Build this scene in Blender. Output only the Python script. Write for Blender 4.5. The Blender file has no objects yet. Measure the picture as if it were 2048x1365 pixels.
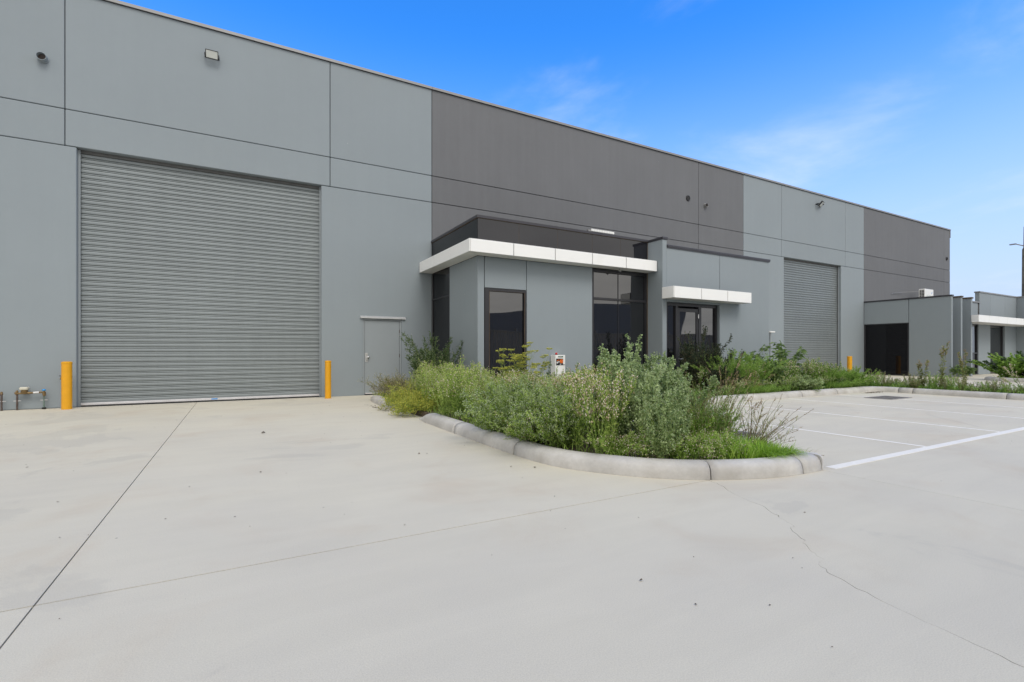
import bpy, bmesh, math, random
import numpy as np
from mathutils import Vector, Matrix

SKY_SAT = 1.35; SKY_VAL = 1.0; SKY_TINT = (.8, 1.42, 1.95, 1); HORIZON = (3.5, 4.15, 5.4, 1)
CLOUD_THIN = (5.0, 5.4, 5.7, 1); CLOUD_THICK = (6.5, 6.35, 6.12, 1); CLOUD_LOC = (2.35, 2.30, 0)
CON_A = (.585, .547, .447); CON_B = (.545, .51, .427)

sc = bpy.context.scene
# ---------------------------------------------------------------- camera
cam_d = bpy.data.cameras.new('camera'); cam = bpy.data.objects.new('camera', cam_d)
sc.collection.objects.link(cam); sc.camera = cam
cam.location = (0, 0, 1.2); cam.rotation_euler = (math.radians(90), 0, math.radians(-29.13))
cam_d.sensor_width = 36; cam_d.lens = 17.34; cam_d.shift_y = 0.0109
cam_d.clip_start = 0.05; cam_d.clip_end = 3000
# ---------------------------------------------------------------- exposure
sc.view_settings.view_transform = 'Standard'; sc.view_settings.look = 'None'
sc.view_settings.exposure = 0.25; sc.view_settings.gamma = 1.0
sc.view_settings.use_curve_mapping = False
sc.render.engine = 'CYCLES'
sc.cycles.max_bounces = 10; sc.cycles.diffuse_bounces = 6; sc.cycles.transparent_max_bounces = 8
# ---------------------------------------------------------------- sun (soft, behind thin cloud at the photographer's back)
SUN = Vector((0.0, -0.66, 0.80)).normalized()
sl = bpy.data.lights.new('sun', 'SUN'); so = bpy.data.objects.new('sun', sl); sc.collection.objects.link(so)
sl.energy = 1.3; sl.angle = math.radians(28); sl.color = (1.0, 0.965, 0.91)
so.rotation_euler = SUN.to_track_quat('Z', 'Y').to_euler()
so.location = SUN * 60
# ---------------------------------------------------------------- sky
w = bpy.data.worlds.new('World'); sc.world = w; w.use_nodes = True
nt = w.node_tree; N = nt.nodes; L = nt.links
for n in list(N): N.remove(n)
def nd(t, **k):
    n = N.new(t)
    for a, b in k.items(): setattr(n, a, b)
    return n
def mth(op, a, b=None, c=None, clamp=False):
    n = nd('ShaderNodeMath', operation=op, use_clamp=clamp)
    for i, v in enumerate((a, b, c)):
        if v is None: continue
        if isinstance(v, (int, float)): n.inputs[i].default_value = v
        else: L.new(v, n.inputs[i])
    return n.outputs[0]
out = nd('ShaderNodeOutputWorld'); bg = nd('ShaderNodeBackground'); bg.inputs[1].default_value = 0.15
L.new(bg.outputs[0], out.inputs[0])
sky = nd('ShaderNodeTexSky', sky_type='NISHITA'); sky.sun_disc = False
sky.sun_elevation = math.asin(SUN.z); sky.sun_rotation = math.atan2(SUN.x, SUN.y)
sky.altitude = 50; sky.air_density = 1.0; sky.dust_density = 0.6; sky.ozone_density = 1.6
tc = nd('ShaderNodeTexCoord'); sep = nd('ShaderNodeSeparateXYZ'); L.new(tc.outputs['Generated'], sep.inputs[0])
hs = nd('ShaderNodeHueSaturation'); hs.inputs['Saturation'].default_value = SKY_SAT; hs.inputs['Value'].default_value = SKY_VAL
L.new(sky.outputs[0], hs.inputs['Color'])
blu = nd('ShaderNodeMix', data_type='RGBA', blend_type='MULTIPLY'); blu.inputs[0].default_value = 1.0
L.new(hs.outputs[0], blu.inputs[6]); blu.inputs[7].default_value = SKY_TINT
# pale air close to the horizon
hz = nd('ShaderNodeMapRange', interpolation_type='SMOOTHSTEP'); L.new(sep.outputs[2], hz.inputs[0])
hz.inputs[1].default_value = 0.0; hz.inputs[2].default_value = 0.56; hz.inputs[3].default_value = 1.0; hz.inputs[4].default_value = 0.0
hzm = nd('ShaderNodeMix', data_type='RGBA'); L.new(hz.outputs[0], hzm.inputs[0]); L.new(blu.outputs[2], hzm.inputs[6])
hzm.inputs[7].default_value = HORIZON
# cloud layer: direction projected on a flat deck
zc = mth('MAXIMUM', sep.outputs[2], 0.03)
zc = mth('ADD', zc, 0.08)
cx_ = mth('DIVIDE', sep.outputs[0], zc); cy_ = mth('DIVIDE', sep.outputs[1], zc)
cmb = nd('ShaderNodeCombineXYZ'); L.new(cx_, cmb.inputs[0]); L.new(cy_, cmb.inputs[1])
mp = nd('ShaderNodeMapping'); L.new(cmb.outputs[0], mp.inputs[0]); mp.inputs['Location'].default_value = CLOUD_LOC
n1 = nd('ShaderNodeTexNoise'); n1.inputs['Scale'].default_value = 1.1; n1.inputs['Detail'].default_value = 9; n1.inputs['Roughness'].default_value = 0.56; n1.inputs['Distortion'].default_value = 0.35
L.new(mp.outputs[0], n1.inputs[0])
n2 = nd('ShaderNodeTexNoise'); n2.inputs['Scale'].default_value = 0.42; n2.inputs['Detail'].default_value = 3; L.new(mp.outputs[0], n2.inputs[0])
dens = mth('ADD', mth('MULTIPLY', n1.outputs[0], 0.62), mth('MULTIPLY', n2.outputs[0], 0.38))
# the deck is closed overhead-behind (the panes mirror grey cloud) and breaks up towards the north-east
back = mth('ADD', mth('MULTIPLY', sep.outputs[0], -0.487), mth('MULTIPLY', sep.outputs[1], -0.8735))
thick = nd('ShaderNodeMapRange', interpolation_type='SMOOTHSTEP'); L.new(back, thick.inputs[0])
thick.inputs[1].default_value = -0.55; thick.inputs[2].default_value = 0.35; thick.inputs[3].default_value = 0.0; thick.inputs[4].default_value = 1.0
thin = nd('ShaderNodeMapRange', interpolation_type='SMOOTHSTEP'); L.new(dens, thin.inputs[0])
thin.inputs[1].default_value = 0.49; thin.inputs[2].default_value = 0.72; thin.inputs[3].default_value = 0.0; thin.inputs[4].default_value = 0.62
full = nd('ShaderNodeMapRange', interpolation_type='SMOOTHSTEP'); L.new(dens, full.inputs[0])
full.inputs[1].default_value = 0.16; full.inputs[2].default_value = 0.42; full.inputs[3].default_value = 0.5; full.inputs[4].default_value = 1.0
lowf = nd('ShaderNodeMapRange', interpolation_type='SMOOTHSTEP'); L.new(sep.outputs[2], lowf.inputs[0]); lowf.inputs[1].default_value = .03; lowf.inputs[2].default_value = .12
thin_o = mth('MULTIPLY', thin.outputs[0], lowf.outputs[0])
mk = nd('ShaderNodeMix', data_type='FLOAT'); L.new(thick.outputs[0], mk.inputs[0]); L.new(thin_o, mk.inputs[2]); L.new(full.outputs[0], mk.inputs[3])
ccol = nd('ShaderNodeMix', data_type='RGBA'); L.new(thick.outputs[0], ccol.inputs[0])
ccol.inputs[6].default_value = CLOUD_THIN; ccol.inputs[7].default_value = CLOUD_THICK
shade = nd('ShaderNodeMix', data_type='RGBA', blend_type='MULTIPLY'); shade.inputs[0].default_value = 1.0
sh = nd('ShaderNodeMapRange'); L.new(n1.outputs[0], sh.inputs[0]); sh.inputs[1].default_value = .3; sh.inputs[2].default_value = .7; sh.inputs[3].default_value = .88; sh.inputs[4].default_value = 1.1
L.new(ccol.outputs[2], shade.inputs[6]); L.new(sh.outputs[0], shade.inputs[7])
fin = nd('ShaderNodeMix', data_type='RGBA'); L.new(mk.outputs[0], fin.inputs[0]); L.new(hzm.outputs[2], fin.inputs[6]); L.new(shade.outputs[2], fin.inputs[7])
L.new(fin.outputs[2], bg.inputs[0])

# ================================================================ materials
def mat(name, col, rough=0.6, metal=0.0, var=0.0, vscale=3.0, bump=0.0, bscale=60.0, spec=0.5, streak=0.0,
        spots=None, trans=0.0, ior=1.5, coords='Object', dirt=None, coat=0.0, tone=0.0):
    m = bpy.data.materials.new(name); m.use_nodes = True
    t = m.node_tree; b = t.nodes['Principled BSDF']; o = t.nodes['Material Output']; K = t.links
    b.inputs['Roughness'].default_value = rough; b.inputs['Metallic'].default_value = metal
    b.inputs['Specular IOR Level'].default_value = spec; b.inputs['IOR'].default_value = ior
    b.inputs['Coat Weight'].default_value = coat
    c4 = (*col, 1)
    g = t.nodes.new('ShaderNodeNewGeometry'); P = g.outputs['Position']
    cur = None
    def mixc(fac, a, bb, mode='MIX'):
        n = t.nodes.new('ShaderNodeMix'); n.data_type = 'RGBA'; n.blend_type = mode
        if isinstance(fac, float): n.inputs[0].default_value = fac
        else: K.new(fac, n.inputs[0])
        for i, v in ((6, a), (7, bb)):
            if isinstance(v, tuple): n.inputs[i].default_value = v
            else: K.new(v, n.inputs[i])
        return n.outputs[2]
    def noise(scale, detail=4, rough_=.55, vec=None):
        n = t.nodes.new('ShaderNodeTexNoise'); n.inputs['Scale'].default_value = scale
        n.inputs['Detail'].default_value = detail; n.inputs['Roughness'].default_value = rough_
        K.new(vec or P, n.inputs[0]); return n.outputs[0]
    def mr(v, a, b_, c, d):
        n = t.nodes.new('ShaderNodeMapRange'); K.new(v, n.inputs[0])
        for i, x in enumerate((a, b_, c, d)): n.inputs[i+1].default_value = x
        return n.outputs[0]
    cur = c4
    if var:
        f = mr(noise(vscale), .3, .7, 1-var, 1+var)
        cur = mixc(1.0, cur, f, 'MULTIPLY')
        f2 = mr(noise(vscale*9, 5, .7), .3, .7, 1-var*.45, 1+var*.45)
        cur = mixc(1.0, cur, f2, 'MULTIPLY')
    if tone:
        oi = t.nodes.new('ShaderNodeObjectInfo'); cur = mixc(1.0, cur, mr(oi.outputs['Random'], 0, 1, 1-tone, 1+tone), 'MULTIPLY')
    if streak:
        mpn = t.nodes.new('ShaderNodeMapping'); K.new(P, mpn.inputs[0]); mpn.inputs['Scale'].default_value = (3.2, 3.2, .16)
        f = mr(noise(1.6, 6, .65, mpn.outputs[0]), .35, .75, 1-streak, 1+streak)
        cur = mixc(1.0, cur, f, 'MULTIPLY')
    if dirt:
        f = mr(noise(dirt[1], 6, .62), dirt[2], dirt[3], 0, dirt[4])
        cur = mixc(f, cur, (*dirt[0], 1))
    if spots:
        v = t.nodes.new('ShaderNodeTexVoronoi'); v.inputs['Scale'].default_value = spots[1]; v.inputs['Randomness'].default_value = 1
        K.new(P, v.inputs[0]); f = mr(v.outputs['Distance'], spots[2]*.6, spots[2], spots[3], 0)
        cur = mixc(f, cur, (*spots[0], 1))
    if isinstance(cur, tuple): b.inputs['Base Color'].default_value = cur
    else: K.new(cur, b.inputs['Base Color'])
    if bump:
        bn = t.nodes.new('ShaderNodeBump'); bn.inputs['Strength'].default_value = bump; bn.inputs['Distance'].default_value = .01
        K.new(noise(bscale, 5, .7), bn.inputs['Height']); K.new(bn.outputs[0], b.inputs['Normal'])
    return m

M = {}
M['wall_light'] = mat('painted_concrete_blue_grey', (.252, .288, .311), .8, var=.02, vscale=.55, bump=.12, bscale=90, streak=.012, tone=.02,
                      spots=((.6, .62, .63), 1.1, .012, .6), dirt=((.27, .30, .31), .9, .55, .8, .25))
M['wall_dark'] = mat('painted_concrete_dark_grey', (.145, .149, .158), .8, var=.04, vscale=.6, bump=.12, bscale=90, streak=.04, tone=.03,
                     spots=((.4, .4, .42), .9, .012, .5))
M['joint'] = mat('joint_sealant_grey', (.13, .13, .128), .8, var=.15, vscale=5)
M['core'] = mat('dark_wall_core', (.03, .03, .032), .9, var=.1)
M['coping'] = mat('zinc_coping', (.26, .26, .26), .45, .3, var=.06, vscale=2)
M['coping_dark'] = mat('charcoal_metal_coping', (.045, .044, .052), .4, .2, var=.1, vscale=2)
M['tape'] = mat('aged_sealant_brown', (.10, .07, .045), .8, var=.3, vscale=4)
M['white'] = mat('white_composite_panel', (.85, .85, .835), .38, var=.012, vscale=1.2, dirt=((.62, .61, .58), 1.7, .58, .85, .3), coat=.1)
M['soffit'] = mat('off_white_soffit_panel', (.80, .79, .76), .5, var=.02)
M['frame'] = mat('charcoal_window_frame', (.028, .028, .032), .35, .1, var=.1, vscale=3)
M['slat'] = mat('roller_slat_steel', (.222, .248, .256), .45, .2, var=.05, vscale=.8, bump=.03, bscale=30, streak=.04, tone=.03)
M['galv'] = mat('galvanised_steel', (.58, .58, .58), .38, .6, var=.08, vscale=9)
M['alum'] = mat('brushed_aluminium', (.68, .67, .68), .4, .5, var=.06, vscale=6)
M['door'] = mat('painted_steel_door', (.27, .30, .318), .5, var=.02, vscale=1.2)
M['gap'] = mat('gap_grime_and_shadow', (.045, .04, .036), .8, var=.3, vscale=8)
M['yellow'] = mat('yellow_bollard_paint', (.70, .335, .006), .42, var=.05, vscale=7, bump=.04, bscale=120, dirt=((.42, .25, .05), 6.0, .62, .8, .6))
M['kerb'] = mat('kerb_concrete', (.49, .475, .45), .85, var=.15, vscale=2.2, bump=.35, bscale=75, dirt=((.36, .335, .30), 3.4, .46, .74, .6),
                spots=((.62, .61, .6), 34, .12, .35))
M['paint'] = mat('white_road_paint', (.80, .77, .70), .6, var=.04, vscale=5, dirt=((.60, .59, .57), 12, .56, .8, .6), bump=.1, bscale=200)
M['brass'] = mat('weathered_brass', (.22, .15, .07), .5, .6, var=.35, vscale=30)
M['copper'] = mat('weathered_copper_pipe', (.105, .080, .070), .65, .4, var=.35, vscale=22)
M['verdigris'] = mat('verdigris_copper', (.16, .22, .20), .7, .2, var=.4, vscale=26)
M['cream'] = mat('cream_plastic', (.55, .53, .44), .5, var=.05)
M['blue'] = mat('blue_plastic', (.03, .26, .62), .4)
M['black'] = mat('black_powdercoat', (.012, .012, .013), .45)
M['lens'] = mat('frosted_lamp_lens', (.62, .64, .60), .25, var=.04, vscale=18)
M['red'] = mat('red_beacon_lens', (.50, .02, .015), .25)
M['boxwhite'] = mat('white_enclosure', (.80, .80, .78), .4, var=.02)
M['orange'] = mat('orange_print', (.90, .17, .01), .5)
M['green'] = mat('green_label', (.02, .10, .055), .5)
M['greyprint'] = mat('light_print', (.60, .60, .60), .5)
M['chrome'] = mat('polished_steel', (.7, .7, .7), .15, 1.0)
M['fence'] = mat('charcoal_sheet_fence', (.52, .45, .34), .5, .1, var=.06, vscale=1.5)
M['neigh'] = mat('neighbour_wall_cladding', (.34, .30, .24), .7, var=.06, vscale=.6)
M['soil'] = mat('garden_soil', (.085, .062, .043), .95, var=.35, vscale=6, bump=.8, bscale=28, dirt=((.16, .12, .08), 9, .5, .7, .7))
M['grate'] = mat('rusty_grate', (.27, .25, .225), .7, .4, var=.3, vscale=14)
M['pole'] = mat('weathered_timber_pole', (.16, .135, .09), .9, var=.45, vscale=2.6, streak=.3, bump=.5, bscale=20)
M['earth'] = mat('distant_ground', (.30, .29, .26), .95, var=.15, vscale=.05)
M['roof'] = mat('roof_sheeting', (.33, .34, .34), .5, .3, var=.05)
M['debris'] = mat('dry_leaf_litter', (.09, .065, .04), .9, var=.6, vscale=9)

# tinted glass: nearly black with a mirror-like surface that is slightly wavy
def glass_mat(name, base, ior, wav):
    m = bpy.data.materials.new(name); m.use_nodes = True; t = m.node_tree; b = t.nodes['Principled BSDF']
    b.inputs['Base Color'].default_value = (*base, 1); b.inputs['Roughness'].default_value = .015
    b.inputs['IOR'].default_value = ior
    g = t.nodes.new('ShaderNodeNewGeometry'); n = t.nodes.new('ShaderNodeTexNoise'); n.inputs['Scale'].default_value = .55; n.inputs['Detail'].default_value = 1
    t.links.new(g.outputs['Position'], n.inputs[0]); bu = t.nodes.new('ShaderNodeBump'); bu.inputs['Strength'].default_value = wav; bu.inputs['Distance'].default_value = .05
    t.links.new(n.outputs[0], bu.inputs['Height']); t.links.new(bu.outputs[0], b.inputs['Normal'])
    return m
M['glass'] = glass_mat('dark_tinted_glass', (.006, .006, .008), 2.05, .22)
M['glass_side'] = glass_mat('clear_dark_glass', (.006, .006, .008), 1.38, .10)
M['glass_band'] = glass_mat('dark_spandrel_glass', (.012, .012, .016), 1.60, .05)

# yard concrete: broad cement clouds, brown water marks, trowel swirls, fine aggregate
def concrete():
    m = bpy.data.materials.new('broomed_yard_concrete'); m.use_nodes = True; t = m.node_tree; b = t.nodes['Principled BSDF']; K = t.links
    g = t.nodes.new('ShaderNodeNewGeometry'); P = g.outputs['Position']
    def noise(s, d, r, vec=None, dist=0):
        n = t.nodes.new('ShaderNodeTexNoise'); n.inputs['Scale'].default_value = s; n.inputs['Detail'].default_value = d; n.inputs['Roughness'].default_value = r
        n.inputs['Distortion'].default_value = dist; K.new(vec or P, n.inputs[0]); return n.outputs[0]
    def mr(v, a, b_, c, d):
        n = t.nodes.new('ShaderNodeMapRange'); K.new(v, n.inputs[0]); n.interpolation_type = 'SMOOTHSTEP'
        for i, x in enumerate((a, b_, c, d)): n.inputs[i+1].default_value = x
        return n.outputs[0]
    def mix(f, a, bb, mode='MIX'):
        n = t.nodes.new('ShaderNodeMix'); n.data_type = 'RGBA'; n.blend_type = mode
        if isinstance(f, float): n.inputs[0].default_value = f
        else: K.new(f, n.inputs[0])
        for i, v in ((6, a), (7, bb)):
            if isinstance(v, tuple): n.inputs[i].default_value = v
            else: K.new(v, n.inputs[i])
        return n.outputs[2]
    c = mix(mr(noise(.45, 5, .55), .35, .68, 0, 1), (*CON_A, 1), (*CON_B, 1))
    # brownish water marks, stronger towards the left wall and the bays
    c = mix(mr(noise(.8, 7, .6, None, .6), .50, .74, 0, .5), c, (.50, .42, .32, 1))
    mpn = t.nodes.new('ShaderNodeMapping'); K.new(P, mpn.inputs[0]); mpn.inputs['Scale'].default_value = (.55, 2.6, 1); mpn.inputs['Rotation'].default_value = (0, 0, .5)
    c = mix(1.0, c, mr(noise(1.3, 8, .62, mpn.outputs[0], .8), .3, .72, .975, 1.02), 'MULTIPLY')
    c = mix(mr(noise(.33, 6, .6, None, 1.6), .565, .60, 0, .16), c, (.30, .29, .27, 1))     # tide-mark rims
    c = mix(mr(noise(26, 4, .8), .60, .80, 0, .28), c, (.33, .31, .28, 1))
    c = mix(1.0, c, mr(noise(170, 3, .8), .3, .7, .90, 1.09), 'MULTIPLY')
    v = t.nodes.new('ShaderNodeTexVoronoi'); v.inputs['Scale'].default_value = 2.3; K.new(P, v.inputs[0])
    c = mix(mr(v.outputs['Distance'], .012, .022, .75, 0), c, (.10, .085, .07, 1))
    oi = t.nodes.new('ShaderNodeObjectInfo'); c = mix(1.0, c, mr(oi.outputs['Random'], 0, 1, .985, 1.015), 'MULTIPLY')
    K.new(c, b.inputs['Base Color'])
    b.inputs['Roughness'].default_value = .82; b.inputs['Specular IOR Level'].default_value = .35
    bu = t.nodes.new('ShaderNodeBump'); bu.inputs['Strength'].default_value = .22; bu.inputs['Distance'].default_value = .01
    K.new(noise(120, 5, .75), bu.inputs['Height']); K.new(bu.outputs[0], b.inputs['Normal'])
    return m
M['concrete'] = concrete()

def plant_mat(name, lo, mid, hi, rough=.55, trans=.42):
    m = bpy.data.materials.new(name); m.use_nodes = True; t = m.node_tree; b = t.nodes['Principled BSDF']; K = t.links; o = t.nodes['Material Output']
    a = t.nodes.new('ShaderNodeAttribute'); a.attribute_name = 'tint'
    r = t.nodes.new('ShaderNodeValToRGB'); K.new(a.outputs['Fac'], r.inputs[0])
    e = r.color_ramp.elements; e[0].color = (*lo, 1); e[0].position = 0; e[1].color = (*hi, 1); e[1].position = 1
    x = e.new(.5); x.color = (*mid, 1)
    K.new(r.outputs[0], b.inputs['Base Color']); b.inputs['Roughness'].default_value = rough
    b.inputs['Specular IOR Level'].default_value = .35
    if trans:
        tr = t.nodes.new('ShaderNodeBsdfTranslucent'); K.new(r.outputs[0], tr.inputs[0])
        mx = t.nodes.new('ShaderNodeMixShader'); mx.inputs[0].default_value = trans
        K.new(b.outputs[0], mx.inputs[1]); K.new(tr.outputs[0], mx.inputs[2]); K.new(mx.outputs[0], o.inputs['Surface'])
    return m
M['lf_flea'] = plant_mat('fleabane_leaf', (0.1, 0.18, 0.03), (0.33, 0.48, 0.09), (0.6, 0.72, 0.2))
M['lf_silver'] = plant_mat('goosefoot_leaf', (0.09, 0.15, 0.045), (0.31, 0.42, 0.155), (0.54, 0.65, 0.33))
M['lf_goose'] = plant_mat('yellow_green_goosefoot_leaf', (0.11, 0.2, 0.03), (0.32, 0.47, 0.09), (0.56, 0.7, 0.2))
M['lf_dark'] = plant_mat('dark_shrub_leaf', (0.035, 0.07, 0.028), (0.08, 0.14, 0.055), (0.17, 0.25, 0.11))
M['lf_black'] = plant_mat('blackish_shrub_leaf', (0.014, 0.026, 0.014), (0.035, 0.055, 0.03), (0.09, 0.12, 0.065))
M['lf_grass'] = plant_mat('fresh_grass_blade', (0.12, 0.25, 0.03), (0.32, 0.53, 0.05), (0.55, 0.7, 0.16))
M['lf_fine'] = plant_mat('fine_green_leaf', (0.07, 0.15, 0.03), (0.25, 0.43, 0.07), (0.5, 0.66, 0.18))
M['lf_night'] = plant_mat('nightshade_leaf', (0.059, 0.101, 0.034), (0.134, 0.218, 0.067), (0.302, 0.42, 0.134))
M['lf_brown'] = plant_mat('brownish_weed_leaf', (0.09, 0.11, 0.035), (0.23, 0.27, 0.09), (0.44, 0.44, 0.18))
M['lf_yellow'] = plant_mat('yellow_green_leaf', (0.15, 0.22, 0.03), (0.36, 0.46, 0.06), (0.64, 0.68, 0.14))
M['straw'] = plant_mat('dry_straw', (.16, .11, .06), (.32, .24, .14), (.52, .42, .28), .8, .15)
M['drybrown'] = plant_mat('dry_brown_stem', (0.09, 0.06, 0.035), (0.19, 0.13, 0.07), (0.32, 0.25, 0.14), .8, .1)
M['fl_cream'] = plant_mat('cream_seed_head', (0.5, 0.38, 0.22), (0.74, 0.64, 0.46), (0.85, 0.8, 0.7), .8, .2)
M['fl_green'] = plant_mat('green_grain_cluster', (0.26, 0.34, 0.16), (0.38, 0.46, 0.24), (0.52, 0.6, 0.36), .8, .2)
M['fl_yellow'] = plant_mat('yellow_umbel', (0.36, 0.38, 0.05), (0.55, 0.55, 0.08), (0.75, 0.72, 0.16), .8, .2)
M['fl_rust'] = plant_mat('rusty_seed_plume', (0.3, 0.17, 0.08), (0.5, 0.32, 0.16), (0.62, 0.48, 0.28), .8, .2)
M['fl_violet'] = plant_mat('violet_flower', (.18, .10, .35), (.25, .16, .5), (.4, .3, .6), .7, .2)
M['stem'] = plant_mat('green_stem', (0.15, 0.2, 0.06), (0.26, 0.34, 0.1), (0.42, 0.46, 0.2), .7, .1)

# ================================================================ object helpers
C = sc.collection
def link(name, me, parent=None, m=None):
    o = bpy.data.objects.new(name, me); C.objects.link(o)
    if parent is not None: o.parent = parent
    if m is not None and len(me.materials) == 0: me.materials.append(m)
    return o
def tag(o, label=None, cat=None, group=None, kind=None):
    if label: o['label'] = label
    if cat: o['category'] = cat
    if group: o['group'] = group
    if kind: o['kind'] = kind
    return o
def thing(name, loc=(0, 0, 0), label=None, cat=None, group=None, kind=None, rz=0, parent=None):
    o = bpy.data.objects.new(name, None); C.objects.link(o); o.location = loc; o.rotation_euler = (0, 0, rz)
    o.empty_display_size = .2
    if parent is not None: o.parent = parent
    return tag(o, label, cat, group, kind)
def copy_tree(o, parent=None):
    c = o.copy(); C.objects.link(c); c.parent = parent
    for ch in list(o.children): copy_tree(ch, c)
    return c
class MB:
    """collects shapes; build() links them as one mesh (coordinates are taken relative to the parent's location)"""
    def __init__(s): s.bm = bmesh.new()
    def box(s, x0, x1, y0, y1, z0, z1, bev=0.0):
        r = bmesh.ops.create_cube(s.bm, size=1)['verts']
        bmesh.ops.scale(s.bm, vec=(x1-x0, y1-y0, z1-z0), verts=r)
        bmesh.ops.translate(s.bm, vec=((x0+x1)/2, (y0+y1)/2, (z0+z1)/2), verts=r)
        if bev:
            ed = list({e for v in r for e in v.link_edges})
            bmesh.ops.bevel(s.bm, geom=ed, offset=bev, segments=1, affect='EDGES', profile=.5)
        return s
    def tube(s, pts, rad, n=8, caps=True):
        pts = [Vector(p) for p in pts]; rs = rad if isinstance(rad, (list, tuple)) else [rad]*len(pts)
        rings = []
        up0 = None
        for i, p in enumerate(pts):
            d = (pts[min(i+1, len(pts)-1)] - pts[max(i-1, 0)]).normalized()
            a = Vector((0, 0, 1)) if abs(d.z) < .9 else Vector((1, 0, 0))
            if up0 is None: up0 = d.cross(a).normalized()
            u = (up0 - d*up0.dot(d)).normalized(); up0 = u; v = d.cross(u)
            rings.append([s.bm.verts.new(p + (u*math.cos(2*math.pi*k/n) + v*math.sin(2*math.pi*k/n))*rs[i]) for k in range(n)])
        for a, b in zip(rings, rings[1:]):
            for k in range(n): s.bm.faces.new((a[k], a[(k+1) % n], b[(k+1) % n], b[k]))
        if caps:
            s.bm.faces.new(list(reversed(rings[0]))); s.bm.faces.new(rings[-1])
        return s
    def lathe(s, cx, cy, prof, n=24):
        rings = [[s.bm.verts.new((cx + r*math.cos(2*math.pi*k/n), cy + r*math.sin(2*math.pi*k/n), z)) for k in range(n)] for r, z in prof]
        for a, b in zip(rings, rings[1:]):
            for k in range(n): s.bm.faces.new((a[k], a[(k+1) % n], b[(k+1) % n], b[k]))
        s.bm.faces.new(rings[-1]); s.bm.faces.new(list(reversed(rings[0])))
        return s
    def prism(s, poly, z0, z1):
        a = [s.bm.verts.new((x, y, z0)) for x, y in poly]; b = [s.bm.verts.new((x, y, z1)) for x, y in poly]; n = len(poly)
        s.bm.faces.new(b); s.bm.faces.new(list(reversed(a)))
        for k in range(n): s.bm.faces.new((a[k], a[(k+1) % n], b[(k+1) % n], b[k]))
        return s
    def build(s, name, m, parent=None, smooth=False, rel=True):
        if rel and parent is not None:
            p = parent; off = Vector((0, 0, 0))
            while p is not None:
                off = off + p.location; p = p.parent
            bmesh.ops.translate(s.bm, vec=-off, verts=s.bm.verts)
        bmesh.ops.recalc_face_normals(s.bm, faces=s.bm.faces)
        me = bpy.data.meshes.new(name); s.bm.to_mesh(me); s.bm.free(); me.materials.append(m)
        if smooth:
            for p in me.polygons: p.use_smooth = True
            try: me.set_sharp_from_angle(angle=math.radians(40))
            except Exception: pass
        return link(name, me, parent)
def B(name, m, parent, *b, bev=0.0, **k):
    return MB().box(*b, bev=bev).build(name, m, parent, **k)

# ================================================================ setting: ground, yard, beds
tag(B('ground', M['earth'], None, -700, 900, -700, 900, -.30, -.06), kind='structure')
yard = thing('concrete_yard', kind='structure')
MB().box(-14, 62, -2.55, 14.3, -.058, -.022).build('sub_base', M['gap'], yard)
g_ = .004
def slab(poly): return MB().prism(poly, -.05, 0).build('slab', M['concrete'], yard)
rc = random.Random(3)
key = [(3.86, 3.14), (3.80, 2.95), (3.66, 2.71), (3.62, 2.55), (3.57, 2.38), (3.42, 2.16), (3.36, 2.03), (3.30, 2.02), (3.20, 1.90), (3.13, 1.82), (3.02, 1.72), (2.97, 1.62),
       (2.88, 1.60), (2.80, 1.48), (2.77, 1.38), (2.74, 1.29), (2.72, 1.21), (2.70, 1.13), (2.68, 1.03), (2.67, .93), (2.645, .80), (2.62, .69), (2.60, .5), (2.52, .1), (2.55, -.6), (2.45, -1.5), (2.40, -2.5)]
crack = []
for (ax, ay), (bx, by) in zip(key, key[1:]):
    n = max(2, int(math.hypot(bx-ax, by-ay)/.035))
    for i in range(n):
        f = i/n; crack.append((ax+(bx-ax)*f + rc.gauss(0, .0065), ay+(by-ay)*f + rc.gauss(0, .0045)))
crack[0] = (3.86, 3.14-g_); crack.append((2.40, -2.5))
wd = [max(.0006, .0010 + .0009*math.sin(i*.37) + rc.random()*.0009 + (.0045 if rc.random() < .03 else 0)) for i in range(len(crack))]
left = [(x-w_, y) for (x, y), w_ in zip(crack, wd)]; right = [(x+w_, y) for (x, y), w_ in zip(crack, wd)]
slab([(-14, -2.5), (-.84-g_, -2.5), (-.84-g_, 3.14-g_*1.1), (-14, 3.14-g_*1.1)])
slab([(-14, 3.14+g_*1.1), (-.84-g_, 3.14+g_*1.1), (-.84-g_, 13.99), (-14, 13.99)])
slab([(-.84+g_, 3.14+g_*1.1), (5.20-g_*.5, 3.14+g_*1.1), (5.20-g_*.5, 13.99), (-.84+g_, 13.99)])
slab([(-.84+g_, -2.5)] + [p for p in reversed(left)] + [(-.84+g_, 3.14-g_)])
slab([(5.20-g_*.5, -2.5), (5.20-g_*.5, 3.14-g_)] + right)
slab([(5.20+g_*.4, -2.5), (17.2, -2.5), (17.2, 13.99), (5.20+g_*.4, 13.99)])
slab([(17.22, -2.5), (40, -2.5), (40, 13.99), (17.22, 13.99)])
slab([(40.02, -2.5), (62, -2.5), (62, 13.99), (40.02, 13.99)])

# painted bay lines
def line(x0, x1, y0, y1): return tag(B('parking_line', M['paint'], None, x0, x1, y0, y1, .0005, .0045), kind='structure')
line(5.36, 16.9, 2.80, 2.905)
for x in (7.62, 10.02, 12.40): line(x-.04, x+.04, 2.914, 7.62)
line(14.72, 14.80, 2.914, 6.19); line(14.72, 14.80, 6.84, 7.62)

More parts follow.
